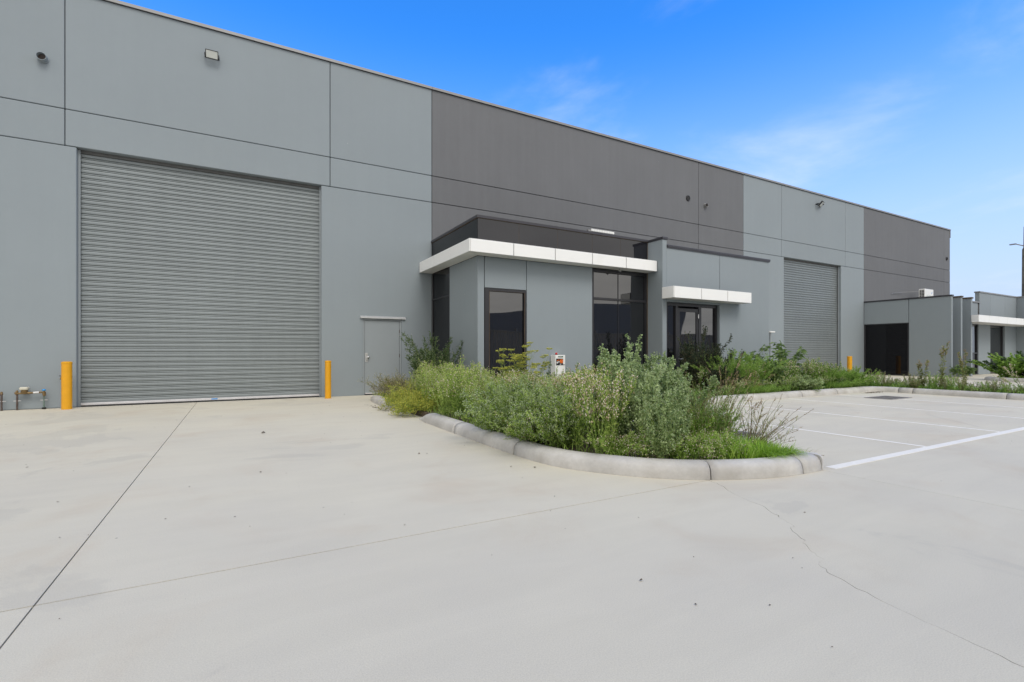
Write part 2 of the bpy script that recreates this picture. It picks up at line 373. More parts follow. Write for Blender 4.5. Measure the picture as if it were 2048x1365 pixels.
# kerbs ---------------------------------------------------------------
PROF = [(0, 0), (.005, .05), (.018, .10), (.045, .130), (.085, .146), (.125, .150), (.19, .150), (.215, .14), (.22, 0)]   # (inward, height)
def resample(path, step=.09):
    pts = [Vector((x, y, 0)) for x, y in path]; o = [pts[0]]
    for a, b in zip(pts, pts[1:]):
        n = max(1, int(round((b-a).length/step)))
        for i in range(1, n+1): o.append(a.lerp(b, i/n))
    return o
def kerb_piece(kb, pts, nose0=False, nose1=False):
    bm = bmesh.new(); rings = []
    n = len(pts)
    for i, p in enumerate(pts):
        d = (pts[min(i+1, n-1)]-pts[max(i-1, 0)]).normalized(); inn = Vector((-d.y, d.x, 0))   # inside is left of travel
        s_ = 1.0
        if nose0: s_ = min(s_, .12 + .88*min(1, i*.09/.42))
        if nose1: s_ = min(s_, .12 + .88*min(1, (n-1-i)*.09/.42))
        rings.append([bm.verts.new(p + inn*(u + (1-s_)*.05) + Vector((0, 0, z*s_ + .001))) for u, z in PROF])
    for a, b in zip(rings, rings[1:]):
        for k in range(len(PROF)-1): bm.faces.new((a[k], a[k+1], b[k+1], b[k]))
    bm.faces.new(rings[0]); bm.faces.new(list(reversed(rings[-1])))
    bmesh.ops.recalc_face_normals(bm, faces=bm.faces)
    me = bpy.data.meshes.new('kerb_stone'); bm.to_mesh(me); bm.free(); me.materials.append(M['kerb'])
    for p in me.polygons: p.use_smooth = len(p.vertices) == 4
    return link('kerb_stone', me, kb)
def smooth_path(pts, k=6):
    out_ = []
    P_ = [pts[0]] + list(pts) + [pts[-1]]
    for i in range(1, len(P_)-2):
        p0, p1, p2, p3 = (np.array(P_[j], float) for j in (i-1, i, i+1, i+2))
        for t in np.linspace(0, 1, k, endpoint=False):
            out_.append(tuple(.5*((2*p1)+(-p0+p2)*t+(2*p0-5*p1+4*p2-p3)*t*t+(-p0+3*p1-3*p2+p3)*t**3)))
    out_.append(tuple(pts[-1])); return out_
def kerb_run(kb, path, cuts, nose0=False, nose1=False, gap=.006):
    """path runs with the garden on its left; cuts = distances along it where the stones meet"""
    pts = resample(path, .05); ln = [0]
    for a, b in zip(pts, pts[1:]): ln.append(ln[-1]+(b-a).length)
    tot = ln[-1]; cuts = [0]+[c for c in cuts if 0 < c < tot]+[tot]
    def at(s):
        for i in range(len(ln)-1):
            if ln[i] <= s <= ln[i+1]: return pts[i].lerp(pts[i+1], (s-ln[i])/max(1e-6, ln[i+1]-ln[i]))
        return pts[-1]
    for j, (a, b) in enumerate(zip(cuts, cuts[1:])):
        a2 = a+(gap if j else 0); b2 = b-(gap if j < len(cuts)-2 else 0)
        n = max(3, int((b2-a2)/.09)+1)
        kerb_piece(kb, [at(a2+(b2-a2)*i/(n-1)) for i in range(n)], nose0 and j == 0, nose1 and j == len(cuts)-2)
kb = thing('garden_kerb', kind='structure')
curve = smooth_path([(2.80, 8.55), (2.80, 6.8), (2.82, 5.2), (2.86, 4.56), (2.98, 4.13), (3.25, 3.70), (3.52, 3.39), (3.88, 3.13), (4.38, 2.92), (4.80, 2.85), (5.18, 2.84)])
def arc(path, tx, ty):
    s_ = 0; best = (9, 0)
    for (ax, ay), (bx, by) in zip(path, path[1:]):
        s_ += math.hypot(bx-ax, by-ay); best = min(best, (math.hypot(bx-tx, by-ty), s_))
    return best[1]
kerb_run(kb, curve, [arc(curve, 2.80, 6.77), arc(curve, 2.83, 4.98), arc(curve, 3.88, 3.13), arc(curve, 4.84, 2.85)], nose0=True, nose1=False)
kerb_run(kb, [(5.285, 3.068), (5.285, 7.72)], [2.4])
q = MB().prism([(5.19, 2.843)] + [(5.19+.095*math.sin(a), 2.938-.095*math.cos(a)) for a in np.linspace(.2, math.pi/2, 8)] + [(5.285, 3.06), (5.19, 3.06)], .001, .15)
bmesh.ops.bevel(q.bm, geom=[e for e in q.bm.edges if min(v.co.z for v in e.verts) > .14 and not all(abs(v.co.x-5.19) < .001 for v in e.verts) and not all(abs(v.co.y-3.06) < .001 for v in e.verts)], offset=.045, segments=4, affect='EDGES', profile=.5)
q.build('kerb_stone', M['kerb'], kb, smooth=True)
kerb_run(kb, [(2.92, 12.75), (2.83, 11.9), (2.78, 10.9), (2.78, 9.42)], [1.7], nose0=True, nose1=True)
kb2 = thing('garden_kerb', kind='structure')
kerb_run(kb2, [(5.40, 7.74), (9.0, 7.74)], [1.8], nose1=True)
kerb_run(kb2, [(9.55, 7.75), (10.8, 7.76), (16.6, 7.76), (16.95, 7.70), (17.08, 7.52), (17.10, 7.2)], [1.3, 3.7, 5.4], nose0=True)
kerb_run(kb2, [(17.10, 7.19), (17.10, -2.4)], [.35, 2.35, 4.7, 7.0])
kb3 = thing('garden_kerb', kind='structure')
kerb_run(kb3, [(28.9, 8.75), (28.2, 8.70), (27.75, 8.35), (27.45, 7.7), (27.35, 6.6), (27.3, -2)], [1.6, 4, 6.4], nose0=True)
# the curve's direction puts the garden on its left already; beds are filled to just below the kerb top
def soil(poly): return tag(MB().prism(poly, .002, .105).build('soil', M['soil'], None), kind='structure')
isl = [(3.0, 12.6), (2.97, 9.4), (3.0, 8.5), (3.0, 5.2), (3.06, 4.6), (3.16, 4.24), (3.42, 3.84), (3.68, 3.55), (3.99, 3.32), (4.44, 3.13), (4.82, 3.07), (5.06, 3.06), (5.06, 10.78), (5.06, 12.6)]
soil(isl)
soil([(5.062, 7.94), (16.9, 7.97), (16.9, 9.9), (5.062, 9.9)])
soil([(17.3, -2.4), (18.6, -2.4), (18.6, 9.9), (16.902, 9.9), (16.902, 7.97), (17.3, 7.5)])
soil([(27.55, -2), (30.0, -2), (30.0, 8.55), (28.3, 8.5), (27.9, 8.2), (27.62, 7.6)])
# pit grates
def grate(x0, x1, y0, y1, label):
    t = thing('drain_grate', (x0, y0, 0), label, 'drain')
    B('frame', M['grate'], t, x0, x1, y0, y0+.05, .001, .010); B('frame', M['grate'], t, x0, x1, y1-.05, y1, .001, .010)
    B('frame', M['grate'], t, x0, x0+.05, y0+.05, y1-.05, .001, .010); B('frame', M['grate'], t, x1-.05, x1, y0+.05, y1-.05, .001, .010)
    B('pit', M['core'], t, x0+.05, x1-.05, y0+.05, y1-.05, .001, .003)
    n = int((x1-x0-.1)/.055); st = (x1-x0-.1)/n
    for i in range(n):
        a = x0+.05+st*i
        B('bar', M['grate'], t, a+.012, a+.036, y0+.05, y1-.05, .003, .009)
    m = (y0+y1)/2
    B('cross_bar', M['grate'], t, x0+.05, x1-.05, m-.012, m+.012, .0092, .0105)
grate(14.4, 15.5, 6.2, 6.83, 'square steel drain grate across a bay line, beyond the third parking line')
grate(6.12, 6.66, 4.48, 4.86, 'rusty brown drain grate partly hidden behind the dry grass clump')
# leaf litter and grit
lit = bmesh.new(); rl = random.Random(11)
def flake(x, y, s):
    a = rl.uniform(0, 6.28); v = []
    for k in range(5):
        b_ = a+k*6.28/5+rl.uniform(-.3, .3); r = s*rl.uniform(.4, 1)*(1 if k % 2 else .6)
        v.append(lit.verts.new((x+r*math.cos(b_), y+r*math.sin(b_), .003+rl.uniform(0, s*.5))))
    c = lit.verts.new((x, y, .004+s*.5))
    for k in range(5): lit.faces.new((v[k], v[(k+1) % 5], c))
for x, y, s in [(.34, 8.17, .05), (1.85, 1.93, .020), (1.9, 1.62, .011), (2.33, 2.0, .008), (-.1, 1.9, .008), (1.87, 5.6, .028), (1.95, 5.55, .022), (2.5, 4.5, .02), (2.7, 4.35, .022), (.2, 5.5, .022),
                (-1.25, 5.2, .014), (-1.9, 6.9, .02), (-.45, 4.3, .01), (-1.0, 4.2, .009), (3.7, 2.15, .012), (2.3, 3.4, .012)]: flake(x, y, s)
for i in range(280):
    x = rl.uniform(-4, 17); y = rl.uniform(.9, 13.8)
    if 2.7 < x < 5.3 and y > 2.8 or (x > 5.2 and y > 7.6): continue
    flake(x, y, rl.uniform(.003, .0085)*(1 + y*.06))
for i in range(160): flake(2.64+rl.gauss(0, .06), 10.6+rl.gauss(0, .35), rl.uniform(.008, .022))
for i in range(200): flake(16.5+rl.gauss(0, .25), 7.62-abs(rl.gauss(0, .09)), rl.uniform(.01, .03))
for i in range(90): flake(-3+rl.uniform(-1, 1), 13.85-abs(rl.gauss(0, .1)), rl.uniform(.004, .010))
me = bpy.data.meshes.new('leaf_litter'); lit.to_mesh(me); lit.free()
tag(link('leaf_litter', me, None, M['debris']), 'scattered dry leaves and grit lying on the pale concrete yard', 'leaf litter', kind='stuff')

# ================================================================ main warehouse
WY = 14.0
wh = thing('warehouse', (5.07, WY, 0), 'long tall precast concrete warehouse in light and dark grey with two roller doors', 'warehouse')
def panel(x0, x1, z0, z1, dark=False, parent=wh, y=WY, th=.2):
    return B('wall_panel', M['wall_dark' if dark else 'wall_light'], parent, x0, x1, y, y+th, z0, z1, bev=.010)
J = .0075
TOP = 9.02
xs = [(-13.0, -8.7, 0), (-8.7, -3.25, 0), (-3.25, 2.19, 0), (2.19, 5.07, 0), (5.07, 16.60, 1), (16.60, 19.46, 1), (19.46, 22.22, 0), (22.22, 27.70, 0), (27.70, 29.54, 0), (29.54, 39.2, 1), (39.2, 40.06, 1)]
for a, b, d in xs:
    panel(a+J, b-J, 6.455+J, TOP, d); panel(a+J, b-J, 5.665+J, 6.455-J, d)
for a, b, z0, d in [(-13, -8.7, 0, 0), (-8.7, -3.05, 0, 0), (5.07, 16.60, 0, 1), (16.60, 19.46, 0, 1), (19.46, 22.41, 0, 0), (27.28, 29.54, 0, 0), (29.54, 39.2, 0, 1), (39.2, 40.06, 0, 1)]:
    panel(a+J, b-J, z0, 5.665-J, d)
# panel with the access door opening: left strip, head, right strip
MB().box(1.97, 3.05, WY, WY+.2, 0, 5.655).box(3.05, 4.15, WY, WY+.2, 2.145, 5.655).box(4.15, 5.06, WY, WY+.2, 0, 5.655).build('wall_panel', M['wall_light'], wh)
MB().box(-13, -3.06, WY+.16, WY+.4, 0, 9).box(-3.06, 1.98, WY+.16, WY+.4, 5.60, 9).box(1.98, 3.07, WY+.16, WY+.4, 0, 9).box(3.07, 4.13, WY+.16, WY+.4, 2.12, 9)\
    .box(4.13, 22.42, WY+.16, WY+.4, 0, 9).box(22.42, 27.27, WY+.16, WY+.4, 5.60, 9).box(27.27, 40.0, WY+.16, WY+.4, 0, 9).box(39.7, 40.04, WY+.4, 50, 0, 9).build('wall_core', M['joint'], wh)
B('roof', M['roof'], wh, -13, 39.9, WY+.4, 50, 8.3, 8.6)
xc = [-13, -8.7, -3.25, 5.07, 11.0, 19.46, 29.54, 40.09]
for a, b in zip(xc, xc[1:]):
    MB().box(a+.003, b-.003, WY-.03, WY+.26, TOP+.012, TOP+.075, bev=.006).box(a+.003, b-.003, WY-.045, WY-.027, TOP-.0, TOP+.070).build('coping', M['coping'], wh)
B('coping', M['coping'], wh, 40.065, 40.10, WY-.02, WY+.2, 8.55, TOP+.08)
B('end_wall', M['wall_dark'], wh, 40.045, 40.075, WY+.21, 50, 0, 9.0)

# one roller-shutter slat, extruded along X
def slat_mesh(wid):
    pf = [(.016, 0), (.0, .0005), (-.006, .004), (-.0085, .012), (-.0095, .030), (-.0095, .050), (-.0085, .062), (-.004, .070), (.001, .072), (.016, .0725), (.016, .0775), (.001, .078), (-.004, .081), (-.007, .090), (-.004, .099), (.001, .1035), (.016, .104), (.018, .1135)]
    v = [(x, y, z) for x in (0, wid) for y, z in pf]; n = len(pf)
    f = [(i, i+n, i+n+1, i+1) for i in range(n-1)]
    me = bpy.data.meshes.new('slat'); me.from_pydata(v, [], f); me.materials.append(M['slat'])
    for i_, p in enumerate(me.polygons): p.use_smooth = i_ not in (0, 8, 9, 10, 15, 16)
    return me
def roller_door(x0, x1, ht, label, sticker):
    d = thing('roller_door', (x0-5.07, 0, 0), None, parent=wh); d['label'] = label
    base = .075; me = slat_mesh(x1-x0-.02); nsl = int((ht-base)/.1135)+1
    for i in range(nsl):
        o = link('slat', me, d); o.location = (.01, .185, base+i*.1135)
    MB().box(x0+.01, x1-.01, WY+.135, WY+.175, .012, .078, bev=.008).box(x0+.01, x1-.01, WY+.120, WY+.135, .030, .040).build('bottom_rail', M['alum'], d)
    B('bottom_seal', M['black'], d, x0+.01, x1-.01, WY+.140, WY+.170, .001, .012)
    for a in (x0-.028, x1-.037):
        MB().box(a, a+.065, WY+.118, WY+.13, 0, ht).box(a+.02, a+.045, WY+.13, WY+.15, 0, ht).build('guide', M['door'], d)
    B('hood', M['frame'], d, x0, x1, WY+.205, WY+.30, ht-.30, ht)
    B('backing', M['core'], d, x0-.02, x1+.02, WY+.24, WY+.26, 0, ht)
    if sticker: B('lock_sticker', M['blue'], d, -.55, -.42, WY+.1335, WY+.1348, .030, .068)
roller_door(-3.05, 1.97, 5.655, 'large grey slatted roller door near the left of the frame', True)
roller_door(22.41, 27.28, 5.655, 'distant grey slatted roller door behind the weeds', False)

# access door
ad = thing('access_door', (3.06-5.07, 0, 0), None, parent=wh)
MB().box(3.055, 3.105, WY+.02, WY+.10, .0, 2.14).box(4.095, 4.145, WY+.02, WY+.10, .0, 2.14).box(3.106, 4.094, WY+.02, WY+.10, 2.095, 2.14).build('frame', M['door'], ad)
B('leaf', M['door'], ad, 3.113, 4.087, WY+.025, WY+.07, .035, 2.088, bev=.003)
B('gap', M['gap'], ad, 3.106, 4.094, WY+.072, WY+.11, 0, 2.094)
for z in (.35, 1.10, 1.80): MB().tube([(4.091, WY+.016, z-.05), (4.091, WY+.016, z+.05)], .009, 8).build('hinge', M['copper'], ad, smooth=True)
MB().box(3.118, 3.20, WY+.014, WY+.024, .93, 1.18, bev=.004).build('lock_guard', M['galv'], ad)
for z in (.965, .99, 1.12, 1.145):
    for x in (3.155, 3.18): MB().tube([(x, WY+.008, z), (x, WY+.015, z)], .006, 6).build('rivet', M['chrome'], ad)
MB().tube([(3.20, WY+.024, 1.055), (3.20, WY-.012, 1.055), (3.20, WY-.018, 1.055), (3.20, WY-.048, 1.055), (3.20, WY-.052, 1.055)], [.026, .024, .030, .030, .018], 16).build('knob', M['chrome'], ad, smooth=True)
MB().box(3.12, 4.08, WY+.005, WY+.024, .03, .062, bev=.003).build('weather_bar', M['alum'], ad)
B('sill', M['core'], ad, 3.106, 4.094, WY-.004, WY+.02, .001, .02)
# sloping rain hood above it
bm = MB(); v = [bm.bm.verts.new(p) for x in (2.98, 4.26) for p in ((x, WY-.002, 2.215), (x, WY-.055, 2.175), (x, WY-.055, 2.145), (x, WY-.002, 2.150))]
for a, b in ((0, 1), (1, 2), (2, 3), (3, 0)): bm.bm.faces.new((v[a], v[b], v[b+4], v[a+4]))
bm.bm.faces.new(v[:4]); bm.bm.faces.new(v[7:3:-1]); bm.build('rain_hood', M['galv'], ad)

# wall fittings -------------------------------------------------------
def floodlight(x, z, label, size=1.0, yaw=0.0, tilt=.45):
    t = thing('floodlight', (x, WY-.16, z), label, 'floodlight', 'floodlights high on the warehouse wall')
    R = Matrix.Rotation(yaw, 4, 'Z') @ Matrix.Rotation(tilt, 4, 'X')
    def part(nm, m, *b, bev=0.0):
        q = MB().box(*b, bev=bev); bmesh.ops.transform(q.bm, matrix=R @ Matrix.Scale(size, 4), verts=q.bm.verts)
        return q.build(nm, m, t, rel=False)
    part('housing', M['black'], -.15, .15, -.02, .03, -.105, .105, bev=.008)
    for a in ((-.15, .15, -.028, -.02, .09, .105), (-.15, .15, -.028, -.02, -.105, -.09), (-.15, -.135, -.028, -.02, -.0899, .0899), (.135, .15, -.028, -.02, -.0899, .0899)): part('bezel', M['black'], *a)
    part('lens', M['lens'], -.134, .134, -.024, -.0205, -.089, .089)
    MB().box(-.175*size, -.155*size, -.012, .15, -.018, .018).box(.155*size, .175*size, -.012, .15, -.018, .018).box(-.175*size, .175*size, .145, .158, -.02, .02).build('bracket', M['black'], t, rel=False)
floodlight(-.53, 8.34, 'rectangular floodlight above the large left roller door', .88)
floodlight(25.2, 8.52, 'small angled floodlight above the distant roller door', 1.25, yaw=.35, tilt=.7)
def vent(x, z, r, ln, label, m1='coping', flap=False):
    t = thing('wall_vent', (x, WY, z), label, 'vent', 'round vents high on the warehouse wall')
    n = 28
    q = MB(); a = []
    for (rr, y) in ((r+.012, 0), (r+.012, -.02), (r, -.022), (r, -ln), (r-.007, -ln-.002), (r-.010, -ln), (r-.012, -.01)):
        a.append([q.bm.verts.new((rr*math.cos(6.28318*k/n), y - (.10*ln*0), rr*math.sin(6.28318*k/n))) for k in range(n)])
    for s_, e_ in zip(a, a[1:]):
        for k in range(n): q.bm.faces.new((s_[k], s_[(k+1) % n], e_[(k+1) % n], e_[k]))
    q.build('pipe', M[m1], t, smooth=True, rel=False)
    q = MB(); q.bm.faces.new([q.bm.verts.new(((r-.012)*math.cos(6.28318*k/n), -.02 if not flap else -ln*.25 - .5*(r-.012)*math.sin(6.28318*k/n)*.5, (r-.012)*math.sin(6.28318*k/n))) for k in range(n)])
    q.build('flap', M['copper' if flap else 'core'], t, rel=False)
vent(-3.60, 7.43, .085, .13, 'short grey exhaust pipe beside the leftmost wall joint', 'wall_light', True)
vent(15.97, 7.44, .105, .03, 'flat black round vent just left of a joint in the dark wall', 'frame')
vent(16.99, 7.29, .085, .10, 'open grey pipe vent just right of a joint in the dark wall', 'coping', True)
vent(39.55, 7.16, .10, .04, 'tiny round vent near the far end of the warehouse', 'frame')
t = thing('batten_light', (11.45, WY, 5.53), 'white strip light on the dark wall above the office parapet', 'strip light')
MB().box(10.98, 12.03, WY-.09, WY-.03, 5.50, 5.585, bev=.006).build('diffuser', M['boxwhite'], t)
for i in range(9): B('louvre', M['lens'], t, 11.0+i*.115, 11.008+i*.115, WY-.096, WY-.0905, 5.505, 5.58)
MB().box(10.86, 10.975, WY-.06, WY-.001, 5.49, 5.55).box(11.2, 11.8, WY-.03, WY-.001, 5.51, 5.57).build('mount', M['coping'], t)
# bollards
def bollard(x, y, h, label, r=.088):
    t = thing('bollard', (x, y, 0), label, 'bollard', 'yellow bollards beside the roller doors')
    q = MB(); q.lathe(0, 0, [(r, 0.001), (r, h-.045), (r+.004, h-.042), (r+.004, h-.012), (r-.006, h-.003), (r*.6, h+.004), (.01, h+.006)], 32)
    q.build('post', M['yellow'], t, smooth=True, rel=False)
bollard(-3.13, 13.62, 1.0, 'thick yellow bollard left of the large roller door')
bollard(2.06, 13.50, .98, 'thick yellow bollard right of the large roller door', .076)
bollard(27.1, 13.5, .99, 'far yellow bollard with only its top showing above the weeds', .11)
# water meter and pipes
def pt(x, z, y=13.88): return (x, y, z)
t = thing('water_meter', (-3.78, 13.88, 0), 'copper and brass water meter pipework with a cream cap and blue tap', 'water meter')
MB().tube([pt(-3.97, 0), pt(-3.97, .38)], .017, 10).build('riser', M['copper'], t, smooth=True)
MB().tube([pt(-3.97, .33), pt(-3.99, .355), pt(-3.97, .385), pt(-3.97, .41)], [.026, .028, .022, .014], 10).build('elbow', M['brass'], t, smooth=True)
MB().tube([pt(-3.98, .345), pt(-3.80, .35), pt(-3.68, .352), pt(-3.56, .358)], [.02, .024, .017, .018], 10).build('cross_pipe', M['brass'], t, smooth=True)
MB().tube([pt(-3.72, .352), pt(-3.63, .356)], .024, 10).build('coupling', M['galv'], t, smooth=True)
MB().tube([pt(-3.555, .36), pt(-3.55, .28)], [.032, .024], 10).build('valve', M['brass'], t, smooth=True)
MB().tube([pt(-3.555, .30), pt(-3.555, 0)], .015, 10).build('riser', M['verdigris'], t, smooth=True)
MB().lathe(-3.86, 13.88, [(.035, .335), (.052, .37), (.055, .41), (.040, .415)], 20).build('meter_body', M['brass'], t, smooth=True)
MB().box(-3.925, -3.795, 13.815, 13.945, .416, .475, bev=.014).build('meter_cap', M['cream'], t)
MB().lathe(-3.555, 13.88, [(.012, .385), (.030, .39), (.034, .405), (.026, .42), (.010, .425)], 16).build('tap_handle', M['blue'], t, smooth=True)
MB().lathe(-3.555, 13.88, [(.016, .35), (.014, .388)], 12).build('spindle', M['brass'], t)
for x in (-3.97, -3.555): MB().box(x-.055, x+.06, 13.87, 13.885, .185, .20).box(x-.008, x+.008, 13.885, 14.0, .185, .20).build('pipe_clip', M['galv'], t)
MB().lathe(-3.555, 13.88, [(.035, .001), (.038, .03), (.02, .04)], 14).build('base_flange', M['black'], t)
t = thing('standpipe', (-4.21, 13.88, 0), 'rusty copper standpipe cut off by the left edge of the photo', 'pipe')
MB().tube([pt(-4.205, 0), pt(-4.205, .36)], .017, 10).build('riser', M['copper'], t, smooth=True)
MB().tube([pt(-4.19, .34), pt(-4.40, .335), pt(-4.52, .335), pt(-4.52, 0)], [.024, .02, .02, .017], 10).build('cross_pipe', M['copper'], t, smooth=True)
MB().tube([pt(-4.205, .33), pt(-4.205, .39)], [.025, .016], 10).build('stop_tap', M['brass'], t)
MB().box(-4.27, -4.14, 13.87, 13.885, .185, .20).box(-4.21, -4.20, 13.885, 14.0, .185, .20).build('pipe_clip', M['galv'], t)
t = thing('garden_tap', (-3.30, 13.95, .62), 'small brass tap on the wall half hidden by the left bollard', 'tap')
MB().tube([(-3.29, 14.0, .66), (-3.29, 13.92, .66), (-3.30, 13.89, .62)], [.014, .013, .011], 8).build('spout', M['brass'], t, smooth=True)
MB().box(-3.325, -3.255, 13.915, 13.93, .685, .70).box(-3.294, -3.286, 13.915, 13.93, .66, .686).build('tap_handle', M['black'], t)
t = thing('vent_pipe', (21.1, 13.82, 0), 'thin grey pipe topped by a white flat cap left of the far roller door', 'pipe')
MB().tube([(21.1, 13.82, .001), (21.1, 13.82, 2.09)], .045, 12).build('shaft', M['door'], t, smooth=True)
MB().box(20.92, 21.28, 13.70, 13.94, 2.09, 2.145, bev=.01).build('cap', M['boxwhite'], t)
# alarm control box on the office wall
cbx = thing('control_box', (7.32, 10.7, .5), 'white control box with red beacon and orange logo above the weeds', 'control box')
MB().box(7.16, 7.47, 10.55, 10.78, .45, 1.125, bev=.008).build('enclosure', M['boxwhite'], cbx)
B('door_seam', M['greyprint'], cbx, 7.425, 7.430, 10.546, 10.5495, .46, 1.115)
B('name_label', M['green'], cbx, 7.245, 7.395, 10.546, 10.5495, 1.065, 1.10)
for i, a in enumerate((.010, .045, .060, .075, .090)): B('lettering', M['greyprint'], cbx, 7.255+a, 7.264+a+(.01 if i == 0 else 0), 10.544, 10.5455, 1.074, 1.092)
B('display', M['black'], cbx, 7.18, 7.395, 10.546, 10.5495, .86, 1.035)
q = MB(); q.tube([(7.345, 10.546, .965), (7.345, 10.542, .965)], .052, 20); q.build('logo_disc', M['orange'], cbx)
q = MB(); q.tube([(7.345+.024*math.cos(a), 10.5405, .965+.028*math.sin(a)) for a in np.linspace(2.6, -3.2, 12)], .0045, 5); q.build('logo_swirl', M['gap'], cbx)
q = MB(); vs = [q.bm.verts.new((x, 10.543, z)) for x, z in ((7.195, .985), (7.275, 1.01), (7.27, .995), (7.20, .97))]; q.bm.faces.new(vs); q.build('logo_mark', M['orange'], cbx)
for a in ((7.19, 7.235, .91, .955), (7.24, 7.285, .935, .965), (7.29, 7.335, .880, .900)): B('logo_print', M['greyprint'], cbx, a[0], a[1], 10.543, 10.5455, a[2], a[3])
B('latch', M['black'], cbx, 7.40, 7.445, 10.538, 10.5495, .868, .882)
MB().lathe(7.235, 10.62, [(.036, 1.126), (.036, 1.138), (.03, 1.14)], 16).build('beacon_base', M['black'], cbx)
MB().lathe(7.235, 10.62, [(.030, 1.141), (.031, 1.165), (.026, 1.184), (.012, 1.19)], 16).build('beacon', M['red'], cbx, smooth=True)

# ================================================================ office block by the island
GF = 10.8
of = thing('office_block', (5.07, GF, 0), 'low grey entrance office with dark glass and a white wrap-around canopy', 'office building')
B('core', M['core'], of, 5.16, 10.60, GF+.12, WY-.002, 0, 4.38)
B('roof', M['roof'], of, 5.2, 15.4, GF+.2, WY-.003, 4.05, 4.10)
def opanel(x0, x1, z0, z1, y=GF, th=.11, parent=of): return B('wall_panel', M['wall_light'], parent, x0, x1, y, y+th, z0, z1, bev=.007)
# side: corner panel and glazed slot
MB().box(5.07, 5.15, GF+.192, 12.60, 0, 3.53, bev=.006).build('wall_panel', M['wall_light'], of)
sw = thing('window', (0, 0, 0), None, parent=of)
B('pane', M['glass_side'], sw, 5.10, 5.12, 12.66, 13.96, .06, 2.735); B('pane', M['glass_side'], sw, 5.10, 5.12, 12.66, 13.96, 2.775, 3.53)
MB().box(5.085, 5.14, 12.605, 12.66, 0, 3.53).box(5.085, 5.14, 13.96, 13.995, 0, 3.53).box(5.08, 5.14, 12.66, 13.96, 2.735, 2.775).box(5.085, 5.14, 12.66, 13.96, 0, .06).build('frame', M['frame'], sw)
# front
opanel(5.07, 5.245, 0, 3.53, th=.19)
opanel(5.262, 6.435, 2.775, 3.53); opanel(6.450, 8.555, 0, 3.53)
def window(x0, x1, z0, z1, y, fr=(.10, .05, .06, .06), mull=(), trans=(), parent=of):
    """fr = left, right, bottom, top frame widths"""
    wn = thing('window', (0, 0, 0), None, parent=parent)
    B('frame', M['frame'], wn, x0, x0+fr[0], y, y+.09, z0, z1); B('frame', M['frame'], wn, x1-fr[1], x1, y, y+.09, z0, z1)
    B('frame', M['frame'], wn, x0+fr[0], x1-fr[1], y, y+.09, z0, z0+fr[2]); B('frame', M['frame'], wn, x0+fr[0], x1-fr[1], y, y+.09, z1-fr[3], z1)
    X = [x0+fr[0]] + [m for m in mull] + [x1-fr[1]]; Z = [z0+fr[2]] + [m for m in trans] + [z1-fr[3]]
    for tz in trans: B('transom', M['frame'], wn, x0+fr[0], x1-fr[1], y-.004, y+.085, tz-.03, tz+.03)
    for j, (za, zb) in enumerate(zip(Z, Z[1:])):
        za += .03 if j else 0; zb -= .03 if j < len(Z)-2 else 0
        for i, (xa, xb) in enumerate(zip(X, X[1:])):
            B('pane', M['glass'], wn, xa+(.006 if i else 0), xb-(.006 if i < len(X)-2 else 0), y+.045, y+.06, za, zb)
        for mx in mull: B('mullion', M['frame'], wn, mx-.006, mx+.006, y+.030, y+.060, za, zb)
    return wn
window(5.262, 6.442, 0, 2.765, GF-.002, fr=(.115, .055, .05, .065))
MB().tube([(5.385, GF-.006, .05), (5.385, GF-.006, 2.70), (6.382, GF-.006, 2.70), (6.382, GF-.006, .05)], .007, 6).build('glazing_bead', M['tape'], of)
window(8.572, 10.590, 0, 3.53, GF+.02, fr=(.05, .045, .05, .10), mull=(9.53,), trans=(2.695,))
# dark glazed band above the canopy
bx = [5.07, 6.22, 7.40, 8.55, 9.56, 10.605]
for a, b in zip(bx, bx[1:]): B('spandrel_pane', M['glass_band'], of, a+.004, b-.004, GF, GF+.02, 3.80, 4.44)
for b in bx[1:-1]: B('pane_joint', M['tape'], of, b-.004, b+.004, GF+.003, GF+.018, 3.80, 4.44)
B('spandrel_pane', M['glass_side'], of, 5.07, 5.09, GF+.021, WY-.003, 3.80, 4.44)
MB().box(5.04, 10.607, GF-.03, GF+.14, 4.452, 4.515).box(5.04, 5.21, GF+.1401, WY-.004, 4.452, 4.515).build('coping', M['coping_dark'], of)
MB().box(5.055, 10.60, GF-.012, GF+.02, 4.441, 4.4515).box(5.055, 5.09, GF+.0205, WY-.004, 4.441, 4.4515).build('sealant', M['tape'], of)
# wrap-around canopy
def fascia_front(cp, xs_, y, z0, z1, t_=.025):
    for a, b in zip(xs_, xs_[1:]): B('fascia_panel', M['white'], cp, a+.009, b-.009, y, y+t_, z0, z1, bev=.003)
cp = thing('canopy', (0, 0, 0), None, parent=of)
CX, CY, C0, C1 = 4.68, 10.405, 3.535, 3.835
B('canopy_core', M['joint'], cp, CX+.012, 10.595, CY+.012, GF-.001, C0+.012, C1-.012)
B('canopy_core', M['joint'], cp, CX+.012, 5.068, GF, WY-.005, C0+.012, C1-.012)
fascia_front(cp, [CX+.02, 5.85, 7.06, 8.25, 9.43, 10.602], CY, C0, C1)
for a, b in ((CY, 11.62), (11.62, 12.84), (12.84, 13.99)): B('fascia_panel', M['white'], cp, CX, CX+.025, a+.008, b-.008, C0, C1, bev=.003)
B('cap_flashing', M['white'], cp, CX+.02, 10.595, CY+.02, GF-.001, C1-.0115, C1-.002); B('cap_flashing', M['white'], cp, CX+.02, 5.068, GF, WY-.006, C1-.0115, C1-.002)
for a, b in zip([5.07, 5.85, 7.06, 8.25, 9.43], [5.85, 7.06, 8.25, 9.43, 10.59]): B('soffit_panel', M['soffit'], cp, a+.005, b-.005, CY+.028, GF-.003, C0+.001, C0+.011)
